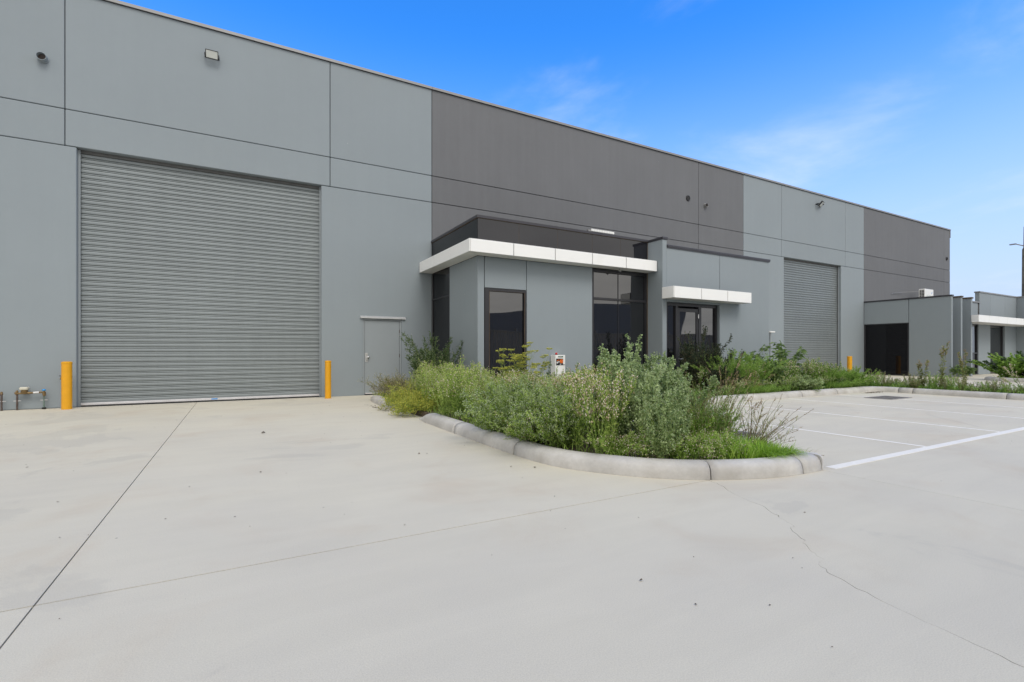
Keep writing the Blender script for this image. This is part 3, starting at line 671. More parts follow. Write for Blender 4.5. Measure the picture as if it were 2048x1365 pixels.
for a, b in ((GF, 11.62), (11.62, 12.84), (12.84, 13.99)): B('soffit_panel', M['soffit'], cp, CX+.028, 5.068, a+.005, b-.005, C0+.001, C0+.011)
q = MB(); q.prism([(CX+.03, CY+.03), (5.064, CY+.03), (5.064, GF-.003)], C0+.001, C0+.011).build('soffit_panel', M['soffit'], cp)
q = MB(); q.prism([(CX+.03, CY+.045), (5.052, GF-.003), (CX+.03, GF-.003)], C0+.001, C0+.011).build('soffit_panel', M['soffit'], cp)
# fin wall
FX = 10.612
MB().box(FX, FX+.168, 10.21, WY-.004, 0, 4.43, bev=.008).build('fin_wall', M['wall_light'], of)
MB().box(FX-.02, FX+.19, 10.185, WY-.004, 4.432, 4.50, bev=.004).build('fin_coping', M['coping_dark'], of)
B('sealant', M['tape'], of, FX-.012, FX-.002, GF-.012, GF+.02, 0, 4.44)
# entry wall
EY = 10.215
opanel(10.782, 13.055, 2.655, 4.215, EY, .16); opanel(13.070, 15.52, 0, 4.215, EY, .16)
MB().box(15.36, 15.515, EY+.162, WY-.004, 0, 4.215).build('wall_panel', M['wall_light'], of)
MB().box(10.785, 15.56, EY-.03, EY+.19, 4.232, 4.29, bev=.003).box(10.785, 15.545, EY-.022, EY-.004, 4.20, 4.231).build('coping', M['coping_dark'], of)
B('core', M['core'], of, 10.79, 15.35, EY+.30, WY-.003, 0, 4.0)
B('reveal', M['wall_light'], of, 13.058, 13.069, EY+.004, EY+.17, 0, 2.655)
# entrance: sidelight, door leaf, fixed light
en = thing('entrance_door', (0, 0, 0), None, parent=of); ey = EY+.085
def fr(*b): B('frame', M['frame'], en, *b)
fr(10.785, 10.90, ey, ey+.1, 0, 2.65); fr(10.9005, 13.055, ey, ey+.1, 2.56, 2.65); fr(11.235, 11.325, ey-.002, ey+.1, 0, 2.56); fr(12.21, 12.33, ey-.002, ey+.1, 0, 2.56); fr(12.98, 13.055, ey, ey+.1, 0, 2.56)
fr(10.9005, 11.2345, ey, ey+.1, 0, .06); fr(12.3305, 12.9795, ey, ey+.1, 0, .06)
B('pane', M['glass'], en, 10.90, 11.235, ey+.05, ey+.06, .06, 2.56); B('pane', M['glass'], en, 12.33, 12.98, ey+.05, ey+.06, .06, 2.56)
for b in ((11.335, 11.42, .02, 2.50), (12.125, 12.20, .02, 2.50)): B('door_stile', M['frame'], en, b[0], b[1], ey+.01, ey+.055, b[2], b[3])
B('door_rail', M['frame'], en, 11.4205, 12.1245, ey+.01, ey+.055, 2.40, 2.50); B('door_rail', M['frame'], en, 11.4205, 12.1245, ey+.01, ey+.055, .02, .14)
B('pane', M['glass'], en, 11.42, 12.125, ey+.03, ey+.04, .14, 2.40)
MB().box(11.362, 11.392, ey-.004, ey+.009, .93, 1.16, bev=.004).build('handle_plate', M['chrome'], en)
MB().tube([(11.377, ey-.002, 1.0), (11.377, ey-.05, 1.0), (11.52, ey-.055, 1.0)], .010, 8).build('handle', M['chrome'], en, smooth=True)
for z in (.4, 1.25, 2.28): MB().tube([(12.205, ey-.004, z-.06), (12.205, ey-.004, z+.06)], .012, 8).build('hinge', M['chrome'], en, smooth=True)
# entrance canopy
cp2 = thing('canopy', (0, 0, 0), None, parent=of); c20, c21, cy2 = 2.725, 3.045, 9.775
B('canopy_core', M['joint'], cp2, 10.605, 13.965, cy2+.012, EY-.007, c20+.012, c21-.012)
fascia_front(cp2, [10.61, 11.72, 12.86, 13.985], cy2, c20, c21)
B('fascia_panel', M['white'], cp2, 10.59, 10.613, cy2+.004, EY-.003, c20, c21, bev=.004); B('fascia_panel', M['white'], cp2, 13.966, 13.988, cy2+.03, EY-.003, c20, c21, bev=.004)
B('soffit_panel', M['soffit'], cp2, 10.62, 13.96, cy2+.028, EY-.003, c20+.001, c20+.011)
for x in (10.98, 13.1): MB().tube([(x, 10.0, c20-.006), (x, 10.0, c20+.002)], .055, 20).build('downlight', M['boxwhite'], cp2)
# small lamp knuckle under the big canopy
t = thing('sensor_light', (9.35, 10.6, 3.53), 'tiny sensor fitting hanging under the white canopy', 'light fitting')
MB().tube([(9.35, 10.6, 3.535), (9.35, 10.6, 3.49), (9.39, 10.58, 3.45)], .012, 8).tube([(9.30, 10.6, 3.49), (9.40, 10.6, 3.47)], .018, 8).build('arm', M['coping'], t, smooth=True)

# ================================================================ far office with blade walls
f3 = thing('blade_wall_office', (29.54, 10.27, 0), 'far low grey office with dark side window and three blade walls', 'office building')
SX = 29.54
MB().box(SX, SX+.16, 10.27, 11.965, 0, 3.86, bev=.008).build('wall_panel', M['wall_light'], f3)
MB().box(SX, SX+.16, 11.985, WY-.004, 2.69, 3.86, bev=.008).build('wall_panel', M['wall_light'], f3)
B('coping', M['coping_dark'], f3, SX-.03, SX+.19, 10.24, WY-.005, 3.862, 3.93)
wn = thing('window', (0, 0, 0), None, parent=f3)
B('pane', M['glass_side'], wn, SX+.06, SX+.08, 12.03, 13.93, .05, 2.64)
MB().box(SX+.02, SX+.1, 11.985, 12.03, 0, 2.685).box(SX+.02, SX+.1, 13.93, WY-.005, 0, 2.685).box(SX+.02, SX+.1, 12.03, 13.93, 2.64, 2.685).box(SX+.02, SX+.1, 12.03, 13.93, 0, .05).build('frame', M['frame'], wn)
for x in (30.60, 31.76):
    MB().box(x, x+.16, 10.27, 11.0, 0, 3.86, bev=.008).build('blade_wall', M['wall_light'], f3)
    B('coping', M['coping_dark' if 0 else 'tape'], f3, x-.03, x+.19, 10.24, 11.0, 3.862, 3.93)
B('pane', M['glass'], f3, 29.70, 31.76, 11.0, 11.03, 0, 3.8)
MB().box(29.70, 41.0, 11.04, WY-.005, 0, 3.55).build('core', M['core'], f3)
B('roof', M['roof'], f3, 29.71, 40.0, 11.2, WY-.006, 3.56, 3.62)
# far entrance wing
f4 = thing('far_entrance', (31.92, 10.9, 0), 'farthest grey entrance with a long white canopy at the right edge', 'office building')
FY = 10.9
MB().box(31.93, 34.56, FY, FY+.1, 2.70, 3.83, bev=.006).build('wall_panel', M['wall_light'], f4)
B('coping', M['coping'], f4, 31.93, 34.77, FY-.04, FY+.16, 3.832, 3.90)
for a, b in ((34.77, 36.25), (36.25, 38.30), (38.30, 40.04)): MB().box(a+.008, b-.008, FY, FY+.19, 2.70, 4.40, bev=.008).build('wall_panel', M['wall_light'], f4)
B('painted_shadow_strip', M['gap'], f4, 34.60, 34.74, FY+.02, FY+.1, 2.9, 3.83)  # solid dark strip painted in for a shadow; no downpipe is built
B('coping', M['coping'], f4, 34.75, 40.04, FY-.03, FY+.22, 4.402, 4.47)
for a, b in ((34.64, 36.24), (38.30, 40.04)): MB().box(a+.008, b-.008, FY, FY+.19, 0, 2.69, bev=.008).build('wall_panel', M['wall_light'], f4)
B('wall_panel', M['wall_light'], f4, 40.05, 40.25, 9.2, FY+.3, 0, 4.40); B('coping', M['coping'], f4, 40.02, 40.28, 9.15, FY+.3, 4.402, 4.47)
window(31.93, 34.63, 0, 2.69, FY+.04, fr=(1.55, .05, .05, .05), trans=(1.15,), parent=f4)
window(36.25, 38.29, 0, 2.69, FY+.08, fr=(.05, .05, .05, .05), parent=f4)
cp4 = thing('canopy', (0, 0, 0), None, parent=f4)
B('canopy_core', M['joint'], cp4, 31.775, 44, 9.99, FY-.005, 2.70, 3.02)
fascia_front(cp4, [31.75, 33.0, 34.2, 35.4, 36.6, 37.8, 39.0, 40.2, 41.4, 42.6, 44], 9.97, 2.69, 3.035)
B('fascia_panel', M['white'], cp4, 31.745, 31.77, 9.985, 10.26, 2.69, 3.035)
B('soffit_panel', M['soffit'], cp4, 31.78, 44, 10.0, FY-.006, 2.689, 2.699)
# air conditioner on the roof
ac = thing('air_conditioner', (34.95, 13.35, 3.62), 'white air conditioner on the roof behind the far parapet', 'air conditioner')
MB().box(34.5, 35.58, 13.2, 13.5, 3.95, 4.85, bev=.015).build('casing', M['boxwhite'], ac)
B('side_grille', M['core'], ac, 34.494, 34.499, 13.23, 13.45, 4.0, 4.78)
for i in range(9): B('grille_bar', M['boxwhite'], ac, 34.486, 34.4935, 13.23, 13.45, 4.05+i*.083, 4.068+i*.083)
B('grille_bar', M['boxwhite'], ac, 34.486, 34.4935, 13.335, 13.35, 4.0, 4.78)
B('front_recess', M['lens'], ac, 34.72, 35.25, 13.193, 13.1985, 4.0, 4.52)
q = MB(); vs = [q.bm.verts.new((x, 13.19, z)) for x, z in ((35.28, 4.56), (35.36, 4.62), (35.42, 4.72), (35.33, 4.66))]; q.bm.faces.new(vs); q.build('logo_mark', M['blue'], ac)
MB().box(34.55, 34.62, 13.22, 13.48, 3.62, 3.949).box(35.45, 35.52, 13.22, 13.48, 3.62, 3.949).build('stand', M['galv'], ac)
MB().tube([(34.5, 13.5, 4.70), (33.6, 13.9, 4.66), (32.6, 13.97, 4.55), (32.45, 13.97, 4.50)], .014, 6).build('pipe_run', M['coping'], ac)
# power pole at the right edge
pp = thing('power_pole', (60.3, 15.75, 0), 'tall weathered pole cut off by the right edge with a lamp arm', 'power pole')
MB().lathe(60.3, 15.75, [(.36, -.06), (.33, 5), (.30, 10.2), (.22, 10.4), (.20, 12.2)], 14).build('shaft', M['pole'], pp, smooth=True)
MB().tube([(60.3, 15.6, 10.35), (60.1, 16.0, 10.55), (59.9, 16.35, 10.72)], [.05, .045, .04], 8).build('lamp_arm', M['grate'], pp, smooth=True)
MB().box(59.8, 60.0, 16.3, 16.75, 10.68, 10.78, bev=.02).build('lamp_head', M['coping'], pp)

# ================================================================ what the panes mirror: fence and neighbour behind the photographer
fn = thing('sheet_fence', (-12, -2.6, 0), 'charcoal corrugated sheet fence mirrored in the office windows', 'fence')
pf = []
for i in range(12):
    a = i*.196; pf += [(a, 0), (a+.105, 0), (a+.125, .028), (a+.17, .028)]
pf.append((2.35, 0))
nf = len(pf); me = bpy.data.meshes.new('fence_sheet')
me.from_pydata([(x, y, z) for z in (0, 2.33) for x, y in pf], [], [(i, i+1, i+1+nf, i+nf) for i in range(nf-1)]); me.materials.append(M['fence'])
rail = MB().box(0, 2.35, -.02, .05, 2.33, 2.40).build('top_rail', M['fence'], None, rel=False); post = MB().box(-.04, .012, -.03, .06, 0, 2.42).build('post', M['fence'], None, rel=False)
for i in range(26):
    for o in (link('fence_sheet', me, fn), (rail if i == 0 else link('top_rail', rail.data, fn)), (post if i == 0 else link('post', post.data, fn))):
        o.parent = fn; o.location = (i*2.40, 0, 0)
nb = thing('neighbour_warehouse', (12, -15, 0), 'low dark neighbouring warehouse mirrored in the office windows', 'warehouse')
q = MB(); q2 = [q.bm.verts.new((x, y, z)) for y in (-15, -34) for x, z in ((12, 0), (40, 0), (40, 7.0), (12, 3.5))]
for f_ in ((0, 1, 2, 3), (7, 6, 5, 4), (0, 4, 5, 1), (1, 5, 6, 2), (2, 6, 7, 3), (3, 7, 4, 0)): q.bm.faces.new([q2[k] for k in f_])
q.build('wall', M['neigh'], nb)
for a in (13.2, 17.4, 21.6, 25.8, 30.0, 34.2): B('opening', M['core'], nb, a, a+3.2, -14.99, -14.97, 0, 3.0)
for a in (12.0, 16.6, 20.8, 25.0, 29.2, 33.4, 37.6): B('column', M['fence'], nb, a+.1, a+.3, -14.99, -14.85, 0, 3.3)

# ================================================================ vegetation
class Veg:
    def __init__(s): s.d = {}
    def _add(s, kind, V, F, T):
        a = s.d.setdefault(kind, [[], [], [], 0]); a[0].append(V); a[1].append(F+a[3]); a[2].append(T); a[3] += len(V)
    def blades(s, kind, P, D, Ln, W, rng, tint, fold=.25, droop=.15):
        n = len(P)
        if n == 0: return
        D = D/np.linalg.norm(D, axis=1, keepdims=True); R = rng.normal(size=(n, 3)); S = np.cross(D, R); S /= np.linalg.norm(S, axis=1, keepdims=True)+1e-9
        U = np.cross(S, D); Ln = np.broadcast_to(Ln, (n,))[:, None]; W = np.broadcast_to(W, (n,))[:, None]
        mid = P+D*Ln*.45; V = np.stack([P, mid+S*W*.5+U*W*fold, P+D*Ln-np.array([0, 0, 1.])*Ln*droop, mid-S*W*.5+U*W*fold], 1).reshape(-1, 3)
        b = np.arange(n)[:, None]*4; F = np.concatenate([b+[0, 1, 2], b+[0, 2, 3]], 1).reshape(-1, 3)
        s._add(kind, V, F, np.repeat(np.broadcast_to(tint, (n,)), 4))
    def tubes(s, kind, pts, r, tint):
        n, k, _ = pts.shape; d = np.gradient(pts, axis=1); d /= np.linalg.norm(d, axis=2, keepdims=True)+1e-9
        a = np.where(np.abs(d[:, :, 2:3]) < .9, np.array([0, 0, 1.]), np.array([1., 0, 0])); u = np.cross(d, a); u /= np.linalg.norm(u, axis=2, keepdims=True)+1e-9; v = np.cross(d, u)
        ring = []
        for q in range(3):
            an = q*2*np.pi/3; ring.append(pts+(u*np.cos(an)+v*np.sin(an))*r[..., None])
        V = np.stack(ring, 2).reshape(-1, 3)      # n,k,3
        F = []
        for i in range(k-1):
            for q in range(3):
                a0 = i*3+q; a1 = i*3+(q+1) % 3; F += [[a0, a1, a1+3], [a0, a1+3, a0+3]]
        F = np.array(F)[None]+(np.arange(n)*k*3)[:, None, None]
        s._add(kind, V, F.reshape(-1, 3), np.repeat(np.broadcast_to(tint, (n,)), k*3))
    def octs(s, kind, P, size, tint, flat=1.0):
        n = len(P)
        if n == 0: return
        size = np.broadcast_to(size, (n,))[:, None, None]
        o = np.array([[1, 0, 0], [-.5, .87, 0], [-.5, -.87, 0], [0, 0, 1.1*flat], [0, 0, -1.*flat]])[None]*size
        V = (P[:, None]+o).reshape(-1, 3); f = np.array([[0, 1, 3], [1, 2, 3], [2, 0, 3], [1, 0, 4], [2, 1, 4], [0, 2, 4]])
        F = (f[None]+(np.arange(n)*5)[:, None, None]).reshape(-1, 3)
        s._add(kind, V, F, np.repeat(np.broadcast_to(tint, (n,)), 5))
    def strips(s, kind, P, phi, Ln, W, bend, tint, up=1.3):
        """arching grass blades of four segments"""
        n = len(P); t = np.linspace(0, 1, 5)[None]; dirx = np.stack([np.cos(phi), np.sin(phi), np.zeros(n)], 1); sd = np.stack([-np.sin(phi), np.cos(phi), np.zeros(n)], 1)
        ang0 = up; an = ang0 - bend[:, None]*t*1.6
        dx = np.cumsum(np.concatenate([np.zeros((n, 1)), np.cos(an[:, :-1])], 1), 1)*(Ln[:, None]/4); dz = np.cumsum(np.concatenate([np.zeros((n, 1)), np.sin(an[:, :-1])], 1), 1)*(Ln[:, None]/4)
        c = P[:, None]+dirx[:, None]*dx[..., None]+np.array([0, 0, 1.])*dz[..., None]
        wd_ = W[:, None]*np.array([.7, 1, .85, .55, .08])[None]*.5
        V = np.stack([c-sd[:, None]*wd_[..., None], c+sd[:, None]*wd_[..., None]], 2).reshape(-1, 3)
        F = []
        for i in range(4): a = i*2; F += [[a, a+1, a+3], [a, a+3, a+2]]
        F = (np.array(F)[None]+(np.arange(n)*10)[:, None, None]).reshape(-1, 3)
        s._add(kind, V, F, np.repeat(tint, 10))
    def arrays(s, kind):
        a = s.d[kind]; return np.concatenate(a[0]), np.concatenate(a[1]), np.concatenate(a[2])
def np_mesh(name, V, F, T, m):
    me = bpy.data.meshes.new(name); me.vertices.add(len(V)); me.vertices.foreach_set('co', V.astype(np.float32).ravel())
    me.loops.add(len(F)*3); me.loops.foreach_set('vertex_index', F.astype(np.int32).ravel())
    me.polygons.add(len(F)); me.polygons.foreach_set('loop_start', np.arange(0, len(F)*3, 3, dtype=np.int32))
    at_ = me.attributes.new('tint', 'FLOAT', 'POINT'); at_.data.foreach_set('value', np.clip(T, 0, 1).astype(np.float32))
    me.update(calc_edges=True); me.validate(); me.materials.append(m); return me

def stems(rng, n, h, base, lean, curve=.5, k=6, hv=.2, azim=None, azs=np.pi):
    phi = rng.uniform(0, 2*np.pi, n) if azim is None else rng.normal(azim, azs, n)
    d = np.stack([np.cos(phi), np.sin(phi), np.zeros(n)], 1); b = d*rng.uniform(0, base, n)[:, None]; L_ = h*rng.uniform(1-hv*1.3, 1+.02, n)
    ln = np.abs(rng.normal(lean, lean*.5, n)); t = np.linspace(0, 1, k)[None]
    out_ = (t*np.sin(ln)[:, None]+curve*t**2*np.sin(ln)[:, None]*.5); up = t*np.cos(ln)[:, None]
    P = b[:, None]+d[:, None]*(out_*L_[:, None])[..., None]+np.array([0, 0, 1.])*(up*L_[:, None])[..., None]
    P += rng.normal(0, .006, P.shape)*t[..., None]*h
    return P
def on(P, i, t):
    """points and tangents at parameters t on polylines P[i]"""
    k = P.shape[1]-1; x = np.clip(t*k, 0, k-1e-4); j = x.astype(int); f = (x-j)[:, None]; a = P[i, j]; b = P[i, j+1]; tg = b-a
    return a+tg*f, tg/(np.linalg.norm(tg, axis=1, keepdims=True)+1e-9)
def outdir(rng, tg, ang):
    n = len(tg); R = rng.normal(size=(n, 3)); s_ = np.cross(tg, R); s_ /= np.linalg.norm(s_, axis=1, keepdims=True)+1e-9
    ang = np.broadcast_to(ang, (n,))[:, None]; return tg*np.cos(ang)+s_*np.sin(ang)
def bushy(seed, h=1.0, ns=8, base=.06, lean=.22, nleaf=60, LL=.055, LW=.009, lang=.75, t0=.08, nb=10, bt=(.35, .98), bl=.16, bang=.6, bleaf=8, bLL=.045, bLW=.010,
          nfl=5, fs=.006, fspread=.02, tipfl=0, sr=.004, droop=.15, tint=(.5, .2), ttop=.25, hv=.2, azim=None, azs=1, flat=1.0, blend_=.5, curve=.5):
    rng = np.random.default_rng(seed); v = Veg(); P = stems(rng, ns, h, base, lean, hv=hv, azim=azim, azs=azs, curve=curve)
    v.tubes('stems', P, np.linspace(1, .3, P.shape[1])[None]*sr*np.ones((ns, 1)), rng.uniform(.2, .8, ns))
    i = np.repeat(np.arange(ns), nleaf); t = rng.uniform(t0, 1, len(i))
    p, tg = on(P, i, t); D = outdir(rng, tg, rng.normal(lang, .25, len(i)))
    v.blades('leaves', p, D, LL*(1.15-.55*t)*rng.uniform(.6, 1.25, len(i)), LW*rng.uniform(.7, 1.2, len(i)), rng, rng.normal(tint[0], tint[1], len(i))+ttop*(t-.5), droop=droop)
    if nb:
        i = np.repeat(np.arange(ns), nb); t = rng.uniform(bt[0], bt[1], len(i)); p, tg = on(P, i, t); D = outdir(rng, tg, rng.normal(bang, .18, len(i)))
        bL = bl*(1.0-blend_*(t-bt[0])/(bt[1]-bt[0]))*rng.uniform(.55, 1.25, len(i)); D2 = D+np.array([0, 0, .35]); D2 /= np.linalg.norm(D2, axis=1, keepdims=True)
        Q = np.stack([p, p+D*bL[:, None]*.5, p+D*bL[:, None]*.5+D2*bL[:, None]*.5], 1)
        v.tubes('stems', Q, np.array([.5, .35, .18])[None]*sr*np.ones((len(i), 1)), rng.uniform(.3, .9, len(i)))
        j = np.repeat(np.arange(len(i)), bleaf); u = rng.uniform(.05, 1, len(j)); p2, tg2 = on(Q, j, u); D3 = outdir(rng, tg2, rng.normal(lang, .25, len(j)))
        v.blades('leaves', p2, D3, bLL*rng.uniform(.5, 1.2, len(j)), bLW*rng.uniform(.6, 1.2, len(j)), rng, rng.normal(tint[0], tint[1], len(j))+ttop*(t[j]-.4), droop=droop)
        if nfl:
            j = np.repeat(np.arange(len(i)), nfl); u = rng.uniform(.45, 1.05, len(j))**.8; p2, tg2 = on(Q, j, np.clip(u, 0, .999))
            v.octs('flowers', p2+rng.normal(0, fspread, p2.shape), fs*rng.uniform(.5, 1.25, len(j)), rng.uniform(0, 1, len(j)), flat)
    if tipfl:
        i = np.repeat(np.arange(ns), tipfl); t = 1-np.abs(rng.normal(0, .09, len(i))); p, tg = on(P, i, np.clip(t, 0, .999))
        v.octs('flowers', p+rng.normal(0, .012, p.shape)*(1+2*(1-t[:, None])), fs*1.2*rng.uniform(.5, 1.2, len(i)), rng.uniform(0, 1, len(i)), flat)
    return v
SP = {}
def species(key, mats, variants): SP[key] = (mats, variants)
F_ = ('stem', 'lf_flea', 'fl_cream')
species('flea', F_, [bushy(10+i, ns=9, lean=.20, nleaf=68, LL=.085, LW=.0165, lang=.55, nb=9, bt=(.5, 1), bl=.17, bang=.5, bleaf=7, bLL=.05, bLW=.014, nfl=2, fs=.011, tint=(.5, .3), ttop=.4) for i in range(4)])
species('creamflea', F_, [bushy(20+i, ns=10, lean=.17, nleaf=64, LL=.075, LW=.0165, lang=.5, nb=12, bt=(.42, 1), bl=.17, bang=.5, bleaf=6, bLL=.05, bLW=.014, nfl=3, fs=.0135, tint=(.55, .3)) for i in range(4)])
species('silver', ('stem', 'lf_silver', 'fl_green'), [bushy(30+i, ns=9, lean=.20, nleaf=45, LL=.055, LW=.034, lang=1.0, nb=20, bt=(.12, 1), bl=.25, bang=.75, bleaf=10, bLL=.042, bLW=.026, nfl=2, fs=.010, tint=(.45, .3), blend_=.75, fspread=.008, tipfl=12, ttop=.35) for i in range(4)])
species('goose', ('stem', 'lf_goose', 'fl_green'), [bushy(40+i, ns=9, lean=.5, nleaf=50, LL=.035, LW=.018, lang=.9, nb=20, bt=(.12, 1), bl=.22, bang=.7, bleaf=14, bLL=.024, bLW=.013, nfl=6, fs=.0085, tint=(.45, .2), blend_=.7, fspread=.007, tipfl=14, ttop=.45) for i in range(3)])
species('low', ('drybrown', 'lf_brown', 'fl_cream'), [bushy(50+i, ns=12, lean=.45, nleaf=60, LL=.035, LW=.010, nb=12, bt=(.3, 1), bl=.2, bang=.8, bleaf=8, bLL=.025, bLW=.010, nfl=3, fs=.0055, tint=(.45, .25)) for i in range(3)])
species('bedflea', ('stem', 'lf_fine', 'fl_cream'), [bushy(60+i, ns=13, lean=.22, nleaf=80, LL=.09, LW=.018, lang=.55, nb=9, bt=(.55, 1), bl=.18, bang=.5, bleaf=6, bLL=.06, bLW=.018, nfl=2, fs=.016, tint=(.4, .3)) for i in range(3)])
species('beddark', ('stem', 'lf_dark', 'fl_cream'), [bushy(65+i, ns=9, lean=.25, nleaf=50, LL=.06, LW=.025, lang=.9, nb=14, bt=(.2, 1), bl=.25, bang=.75, bleaf=9, bLL=.05, bLW=.022, nfl=1, fs=.010, tint=(.5, .22)) for i in range(2)])
species('strip', ('drybrown', 'lf_brown', 'fl_cream'), [bushy(70+i, ns=8, lean=.25, nleaf=70, LL=.09, LW=.022, lang=.7, nb=9, bt=(.35, 1), bl=.2, bang=.6, bleaf=6, bLL=.05, bLW=.014, nfl=3, fs=.010, tint=(.4, .25)) for i in range(2)] +
        [bushy(75, ns=9, lean=.25, nleaf=90, LL=.09, LW=.016, lang=.6, nb=6, bt=(.5, 1), bl=.15, bleaf=5, nfl=2, fs=.010, tint=(.4, .2))])
species('strip_green', ('stem', 'lf_fine', 'fl_cream'), SP['strip'][1])

def bake(name, key, places, label, cat, rs, seed=1, split_leaf=None):
    """joins scaled and turned plants of one species into one thicket (far too many to count)"""
    rng = np.random.default_rng(seed); mats, var = SP[key]; root = thing(name, (places[0][0], places[0][1], .1), label, cat, kind='stuff')
    ox, oy = places[0][0], places[0][1]
    for kind, mk_ in zip(('stems', 'leaves', 'flowers'), mats):
        VV, FF, TT, off = [], [], [], 0
        rng2 = np.random.default_rng(seed)
        for x, y, h in places:
            v = var[rng2.integers(len(var))]; a = rng2.uniform(0, 6.28); ti = rng2.normal(0, .13); wsc = rng2.uniform(.85, 1.2)
            if kind not in v.d: continue
            V, F, T = v.arrays(kind); c_, s_ = math.cos(a), math.sin(a); hs_ = h; ws = max(h, .5)*wsc*rs
            V2 = np.stack([(V[:, 0]*c_-V[:, 1]*s_)*ws+x-ox, (V[:, 0]*s_+V[:, 1]*c_)*ws+y-oy, V[:, 2]*hs_], 1)
            VV.append(V2); FF.append(F+off); TT.append(T+ti); off += len(V)
        if VV:
            o = link({'stems': 'stem', 'leaves': 'leaves', 'flowers': 'seed_heads'}[kind], np_mesh(name+'_'+kind, np.concatenate(VV), np.concatenate(FF), np.concatenate(TT), M[mk_]), root); o['kind'] = 'stuff'
    return root
def plant(name, v, mats, x, y, z, label, cat, group=None, rz=0, s=1.0, parts=('stems', 'leaves', 'flowers'), nm=('stem', 'leaves', 'flowers')):
    root = thing(name, (x, y, z), label, cat, group, rz=rz)
    for kind, mk_, n_ in zip(parts, mats, nm):
        if kind not in v.d: continue
        V, F, T = v.arrays(kind); link(n_, np_mesh(name+'_'+kind, V*s, F, T, M[mk_]), root)['kind'] = 'stuff'
    return root
Z0 = .10
# --- thickets
SILVER = [(3.66, 3.56, 0.84),(3.97, 3.56, 0.63),(3.95, 4.15, 1.01),(4.29, 3.96, 0.84),(3.86, 4.37, 1.06),(4.25, 4.26, 1.14),(4.61, 4.25, 0.81),(4.86, 4.48, 0.73),(4.98, 4.46, 0.56),(4.3, 4.86, 1.18),(4.46, 4.7, 0.9),(4.81, 4.82, 0.86),(5.01, 4.81, 0.88),(4.51, 5.05, 0.88),(4.76, 5.01, 1.09),(5.0, 5.0, 0.96),(4.99, 5.46, 0.95)]
CREAMFLEA = [(3.31, 4.07, 0.92),(3.53, 4.14, 0.89),(4.47, 3.93, 0.49),(3.26, 4.33, 0.92),(3.68, 4.37, 0.96),(3.83, 4.81, 0.87),(3.93, 5.22, 0.89),(4.16, 5.22, 0.96),(3.88, 5.39, 0.78),(4.22, 5.55, 0.61),(4.49, 5.44, 0.9),(4.69, 5.58, 0.84),(3.81, 5.8, 0.77),(4.12, 5.92, 0.76),(4.45, 5.81, 0.9),(4.92, 5.92, 0.75),(3.87, 6.32, 0.8),(4.31, 6.22, 0.74),(4.5, 6.13, 0.74),(4.7, 6.12, 0.91),(3.64, 6.61, 0.8),(3.87, 6.6, 0.8),(4.15, 6.54, 0.65),(4.56, 6.59, 0.72),(4.75, 6.66, 0.71),(3.94, 6.98, 0.72),(4.16, 6.94, 0.8),(4.56, 6.99, 0.65),(4.76, 7.0, 0.7),(4.0, 7.25, 0.78),(4.25, 7.32, 0.72),(4.56, 7.17, 0.48),(4.87, 7.28, 0.68),(4.13, 7.67, 0.8),(4.53, 7.49, 0.8),(4.79, 7.54, 0.67),(4.99, 7.52, 0.67),(4.38, 7.95, 0.8),(4.75, 7.95, 0.8),(5.01, 8.07, 0.77),(4.58, 8.38, 0.8),(4.77, 8.24, 0.59),(4.77, 8.68, 0.5),(5.03, 8.64, 0.68),(5.01, 9.09, 0.62)]
GOOSE = [(3.18, 4.61, 0.83),(3.52, 4.87, 0.81),(3.07, 5.2, 0.78),(3.19, 5.22, 0.76),(3.5, 5.06, 0.8),(3.05, 5.6, 0.7),(3.22, 5.33, 0.85),(3.72, 5.47, 0.66),(3.08, 5.72, 0.7),(3.36, 5.95, 0.8),(3.63, 5.9, 0.8),(3.29, 6.12, 0.8),(3.58, 6.08, 0.8)]
